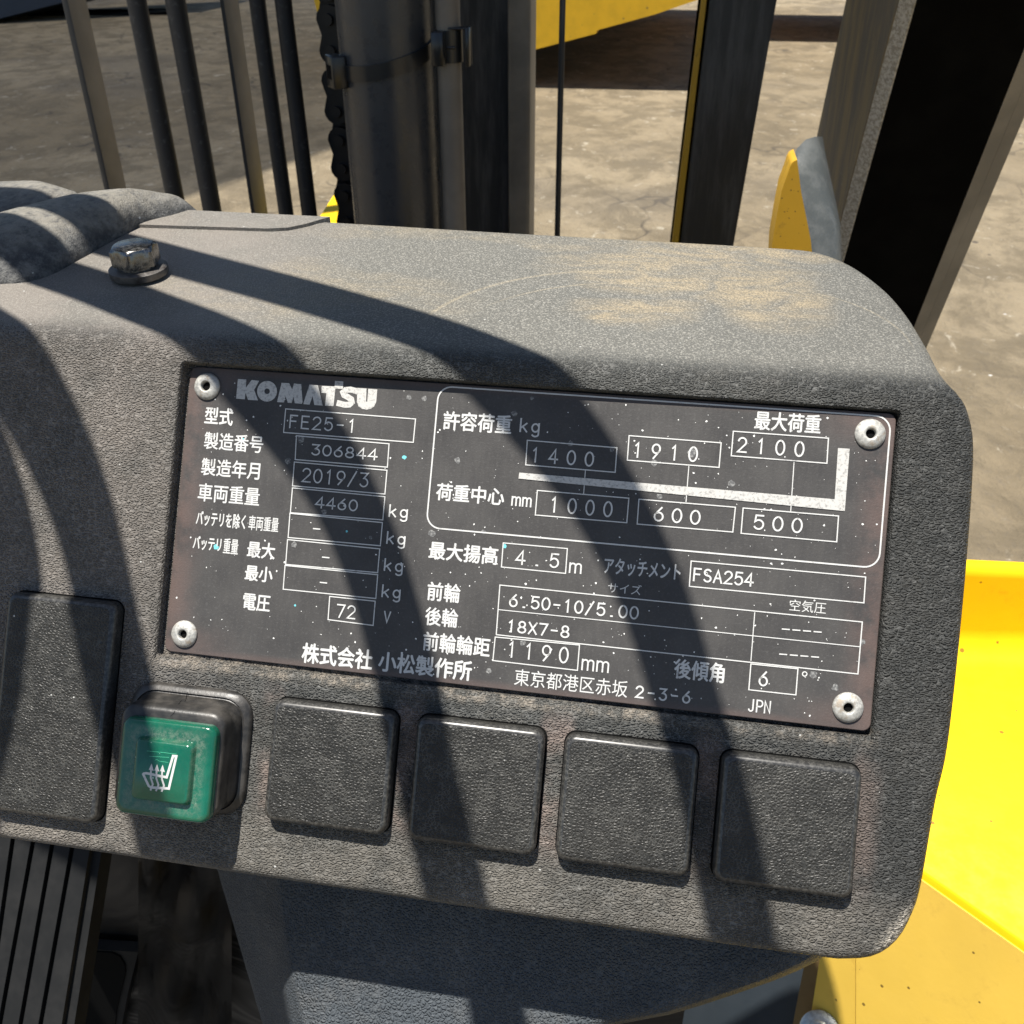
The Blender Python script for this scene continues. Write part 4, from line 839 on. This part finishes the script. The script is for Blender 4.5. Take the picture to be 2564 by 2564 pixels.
obj('shell', loc_bm(bm, root), M['yellow'], root, 50)
# inner wall drops from the crease; folded along an upright seam
cn = Vector((0, 0, 1)).cross(cd).normalized()
if cn.dot(CAM - c0) < 0: cn = -cn
wn = (cn * cos(radians(11)) + Vector((0, 0, sin(radians(11))))).normalized(); dW = (cn * sin(radians(11)) - Vector((0, 0, cos(radians(11))))).normalized()
def onW(x, y, off=0.0): return hit(x, y, c0 + wn * (off - .0004), wn)
w1 = onW(2143, 2415); w0 = onW(2050, 2410)
e_w = w1 - dW * ((w1.z - (ZF - .005)) / dW.z); wa = hit(2143, 2330, c0 - wn * .0004, wn)
sd_ = (onW(2143, 2560) - onW(2143, 2420)).normalized(); sa = onW(2143, 2420); sa = sa + sd_ * ((ZF - .005 - sa.z) / sd_.z); sb = sa + sd_ * .7
nn = n1 - wn * .0004; nn = nn + dW * ((ZF - .005 - nn.z) / dW.z)
bm = bmesh.new(); prism(bm, [sa, sb, nn + dW * .7, nn], -wn * .02); bevel(bm, .001, 2, 20); obj('inner_wall', loc_bm(bm, root), M['yellow_wall'], root, 40)
bm = bmesh.new(); e0, e1 = onW(2052, 2404, -.004), onW(2026, 2570, -.004); dv = (e1 - e0); top = e0 - dv * .9; bot = e1 + dv * 3
sh = -wn * .0012 - cd * .0010
prism(bm, [top, bot, sb + sh, sa + sh], -wn * .02); bevel(bm, .0015, 2, 20); obj('folded_flange', loc_bm(bm, root), M['yellow_wall'], root, 40)
bm = bmesh.new(); e2, e3 = onW(2012, 2425, -.012), onW(1984, 2570, -.012); dv2 = e3 - e2; prism(bm, [e2 - dv2 * .9, e3 + dv2 * 3, bot - cn * .008, top - cn * .008], -cn * .02); obj('return_edge', loc_bm(bm, root), M['brown'], root)
# blue-grey inner panel beside it
bm = bmesh.new(); q0, q1 = onW(2022, 2400, -.03), onW(1700, 2400, -.03); q0b, q1b = onW(1988, 2640, -.03), onW(1640, 2640, -.03)
prism(bm, [q1 + (q1 - q1b) * .6, q0 + (q0 - q0b) * .6, q0b + (q0b - q0) * .8, q1b + (q1b - q1) * .8], -cn * .015); o = obj('inner_panel', bm, M['bluegrey'], None); rebase(o, q0b); tag(o, 'dark blue-grey inner panel under the right end of the dashboard, beside the yellow wall', 'panel')
# galvanised bolt on the flange below
p = onW(2052, 2583, .004); ax = (Vector((0, 0, 1)) * .85 + cn * .5).normalized(); bm = bmesh.new(); lathe(bm, [(0, 1.5), (4.2, 1.5), (4.4, 1.2), (9.5, .9), (10.2, .3), (10.2, -1.2), (9, -1.4), (4, -1.5), (4, -14), (0, -14)], 36, p, ax)
o = obj('washer_bolt', bm, M['zinc'], None, 40); rebase(o, p); tag(o, 'galvanised round washer head at the foot of the yellow flange', 'bolt')
bm = bmesh.new(); lathe(bm, [(0, 5.8), (4.0, 5.8), (5.2, 5.2), (5.4, 1.4), (0, 1.4)], 6, Vector((0, 0, 0)), ax); obj('head', bm, M['zinc'], o, 30)

# ------------------------------------------------------------------ under the dashboard
cp = Vector((0, -.0005, -.066)); cnv = Vector((0, -.76, .65)).normalized()
def onC(x, y, off=0.0): return hit(x, y, cp + cnv * off, cnv)
def rib(bm, L): 
    R = [[bm.verts.new(p) for p in l] for l in L]
    for a, b in zip(R, R[1:]):
        for k in range(len(a) - 1): bm.faces.new((a[k], a[k + 1], b[k + 1], b[k]))
root = thing('lower_cowl', 'blue-grey grained cowl bulging under the dashboard, lit along its lower part', 'cowl', (0, .02, -.2))
bm = bmesh.new(); ys = [2120, 2209, 2260, 2320, 2380, 2450, 2535, 2640, 2760]
lx = [696, 701, 706, 714, 726, 742, 768, 800, 845]
def rx(y):
    P_ = [(2120, 2160), (2360, 2110), (2403, 2052), (2440, 1975), (2480, 1860), (2520, 1740), (2545, 1650), (2565, 1520), (2600, 1390), (2700, 1200), (2760, 1120)]
    for (ya, xa_), (yb, xb_) in zip(P_, P_[1:]):
        if ya <= y <= yb: return xa_ + (xb_ - xa_) * (y - ya) / (yb - ya)
    return P_[-1][1]
ys = [2120, 2209, 2260, 2320, 2360, 2403, 2425, 2450, 2480, 2510, 2535, 2560, 2600, 2640, 2700, 2760]
def lxx(y): return 697 + 4 * (y - 2120) / 89 if y < 2209 else 701 + (y - 2209) * .12 + max(0, y - 2320) ** 2 * .00042
L = []
for y in ys:
    l, r = lxx(y), rx(y); row = []
    sl = [535, 559, 574, 592, 603, 616, 622, 630, 639, 647, 655, 662, 674, 690, 715, 740][ys.index(y)]
    row += [onC(sl - 6, y, -.034), onC(sl, y, -.028), onC((sl + l) / 2, y, -.013), onC(l - 12, y, -.003), onC(l, y, -.0006)]
    for k in range(1, 14): row.append(onC(l + (r - l) * .97 * k / 14, y, 0))
    n_ = row[-1]; row += [onC(l + (r - l) * .975, y, -.001), onC(l + (r - l) * .99, y, -.004), onC(r, y, -.010), onC(r - 10, y + 6, -.03), onC(r - 40, y + 10, -.06)]
    L.append(row)
rib(bm, L); obj('skin', loc_bm(bm, root), M['cowl'], root, 60)
# toe board and floor of the cab
bm = bmesh.new(); box(bm, (-.75, .098, -1.0), (.070, .104, -.03)); o = obj('toe_board', bm, M['mat'], None); rebase(o, (-.3, .104, -1.0)); tag(o, 'dark crumpled rubber covered toe board in the shade under the dashboard', 'toe board')
bm = bmesh.new(); box(bm, (-.75, -.9, -.72), (.30, .103, -.69)); o = obj('cab_floor', bm, M['mat'], None, kind='structure')
# ribbed pedal
pd = Vector((0, -.62, -.785)).normalized(); pn = Vector((0, -.785, .62)).normalized(); pp0 = onY(250, 2330, .045)
def onPd(x, y, off=0.0): return hit(x, y, pp0 + pn * off, pn)
root = thing('ribbed_pedal', 'black ribbed rubber pedal pad below the tall blank cover, lower left', 'pedal', tuple(pp0 - Vector((0, 0, .15))))
ed = [((-60, 2080), (-330, 2640)), ((40, 2105), (-45, 2640)), ((92, 2116), (-14, 2640)), ((140, 2122), (38, 2640)), ((190, 2130), (88, 2640)), ((238, 2138), (148, 2640))]
bm = bmesh.new()
for (a, b), (c, d) in zip(ed, ed[1:]):
    A0, B0, C0, D0 = onPd(a[0], a[1] - 60), onPd(*b), onPd(c[0], c[1] - 60), onPd(*d); g_ = .0011
    ux = (C0 - A0).normalized(); prism(bm, [A0 + ux * g_, B0 + ux * g_, D0 - ux * g_, C0 - ux * g_], -pn * .004)
bevel(bm, .0009, 2); obj('ribs', loc_bm(bm, root), M['pedal'], root, 40)
bm = bmesh.new(); a, b, c, d = onPd(-60, 2020, -.0032), onPd(-330, 2640, -.0032), onPd(262, 2080, -.0032), onPd(174, 2640, -.0032); prism(bm, [a, b, d, c], -pn * .010); bevel(bm, .002, 2); obj('backing', loc_bm(bm, root), M['pedal'], root, 40)
# bracket plate with a long slot beside the pedal
Yb = .088; root = thing('pedal_bracket', 'dark steel bracket plate with a long rounded slot beside the ribbed pedal', 'bracket', tuple(onY(300, 2600, Yb)))
bm = bmesh.new(); prism(bm, [onY(*q, Yb) for q in ((170, 2372), (346, 2384), (322, 2480), (290, 2640), (120, 2640))], (0, .006, 0)); bevel(bm, .001, 2); obj('plate', loc_bm(bm, root), M['pedal'], root, 40)
bm = bmesh.new(); prism(bm, [onY(*q, Yb - .001) for q in ((236, 2384), (280, 2386), (300, 2396), (312, 2416), (314, 2436), (304, 2480), (292, 2530), (278, 2640), (185, 2640), (215, 2440))], (0, .004, 0)); obj('slot', loc_bm(bm, root), M['black'], root)
# slack dark rubber flap hanging over the toe board
bm = bmesh.new(); R = []
for j in range(12):
    r = []
    for i in range(14):
        x = 346 + i * 18; y = 2150 + j * 44; r.append(onY(x, y, .086 - .004 * sin(i * .8 + j * .5) - .003 * sin(j * 1.1 - i * .35)))
    R.append(r)
rib(bm, R); bmesh.ops.solidify(bm, geom=bm.faces[:], thickness=.0015); o = obj('rubber_flap', bm, M['mat'], None, 60); rebase(o, onY(450, 2600, .09)); tag(o, 'creased dark rubber flap hanging in the shade between pedal and cowl', 'rubber flap')

# ------------------------------------------------------------------ unseen bars added above the frame, bent to throw the curved shadows
e1 = Vector((.9887, -.0174, .1492)); e2 = Vector((0, .9932, .1161)); SD = .27
def up3(p): return e1 * (p[0] / 1000) + e2 * (p[1] / 1000) + SUN * SD
bars = [[(-330, 150), (-200, 108), (-140, 88), (-91, 67.8), (-62, 55.8), (-37.3, 44.7), (-21.5, 37), (-8.5, 29.6), (2.3, 22.6), (12.7, 14.8), (19.7, 8.6), (25.2, 2.4), (30.4, -5.0), (35.2, -14), (41.2, -29.5), (45.3, -42.4), (48.6, -54), (56, -90), (70, -150), (90, -330)],
        [(-330, 128), (-220, 92), (-160, 71), (-129.5, 58.3), (-112, 50.2), (-95.9, 41.8), (-79.3, 33.2), (-66, 25.4), (-56.6, 19.0), (-48.4, 12.8), (-42.1, 7.2), (-36.4, .2), (-31.5, -7.8), (-27.4, -17), (-23.6, -27), (-18.5, -43), (-14.5, -54), (-4, -90), (12, -150), (34, -330)],
        [(-330, 96), (-230, 66), (-170, 45), (-148, 35), (-134, 26.5), (-122, 18), (-114, 10.5), (-107.5, 2.5), (-103, -5), (-99.8, -12.5), (-97.2, -20), (-93, -32), (-87.5, -44), (-83, -54), (-72, -92), (-56, -150), (-32, -330)],
        [(-330, 62), (-240, 40), (-180, 25), (-150, 15), (-133, 4.5), (-127, -4), (-123.5, -12), (-122.4, -19), (-123.2, -27), (-126, -37), (-131, -48), (-140, -62), (-160, -92), (-190, -150), (-230, -330)]]
root = thing('shadow_bars', 'bent dark bars added above the dashboard to throw the curved shadows on it', 'shadow caster', tuple(up3((-330, 110))))
rads = [[8.6, 7.6], [8.5, 7.6], [8.8, 8.0], [9.0, 8.5]]
for b, (r0, r1) in zip(bars, rads):
    P_ = cr([up3(p) for p in b], 4); n_ = len(P_)
    rr = [(r0 + (r1 - r0) * min(max((i / n_ - .35) / .2, 0), 1)) / 1000 for i in range(n_)]
    bm = bmesh.new(); tube(bm, P_, rr, 14); obj('bar', loc_bm(bm, root), M['steel_black'], root, 60)
bm = bmesh.new(); tube(bm, [up3((-330, 30)), up3((-330, 190))], .013, 14); obj('cross_bar', loc_bm(bm, root), M['steel_black'], root, 60)
bm = bmesh.new(); tube(bm, [up3((-260, -330)), up3((130, -330))], .013, 14); obj('cross_bar', loc_bm(bm, root), M['steel_black'], root, 60)
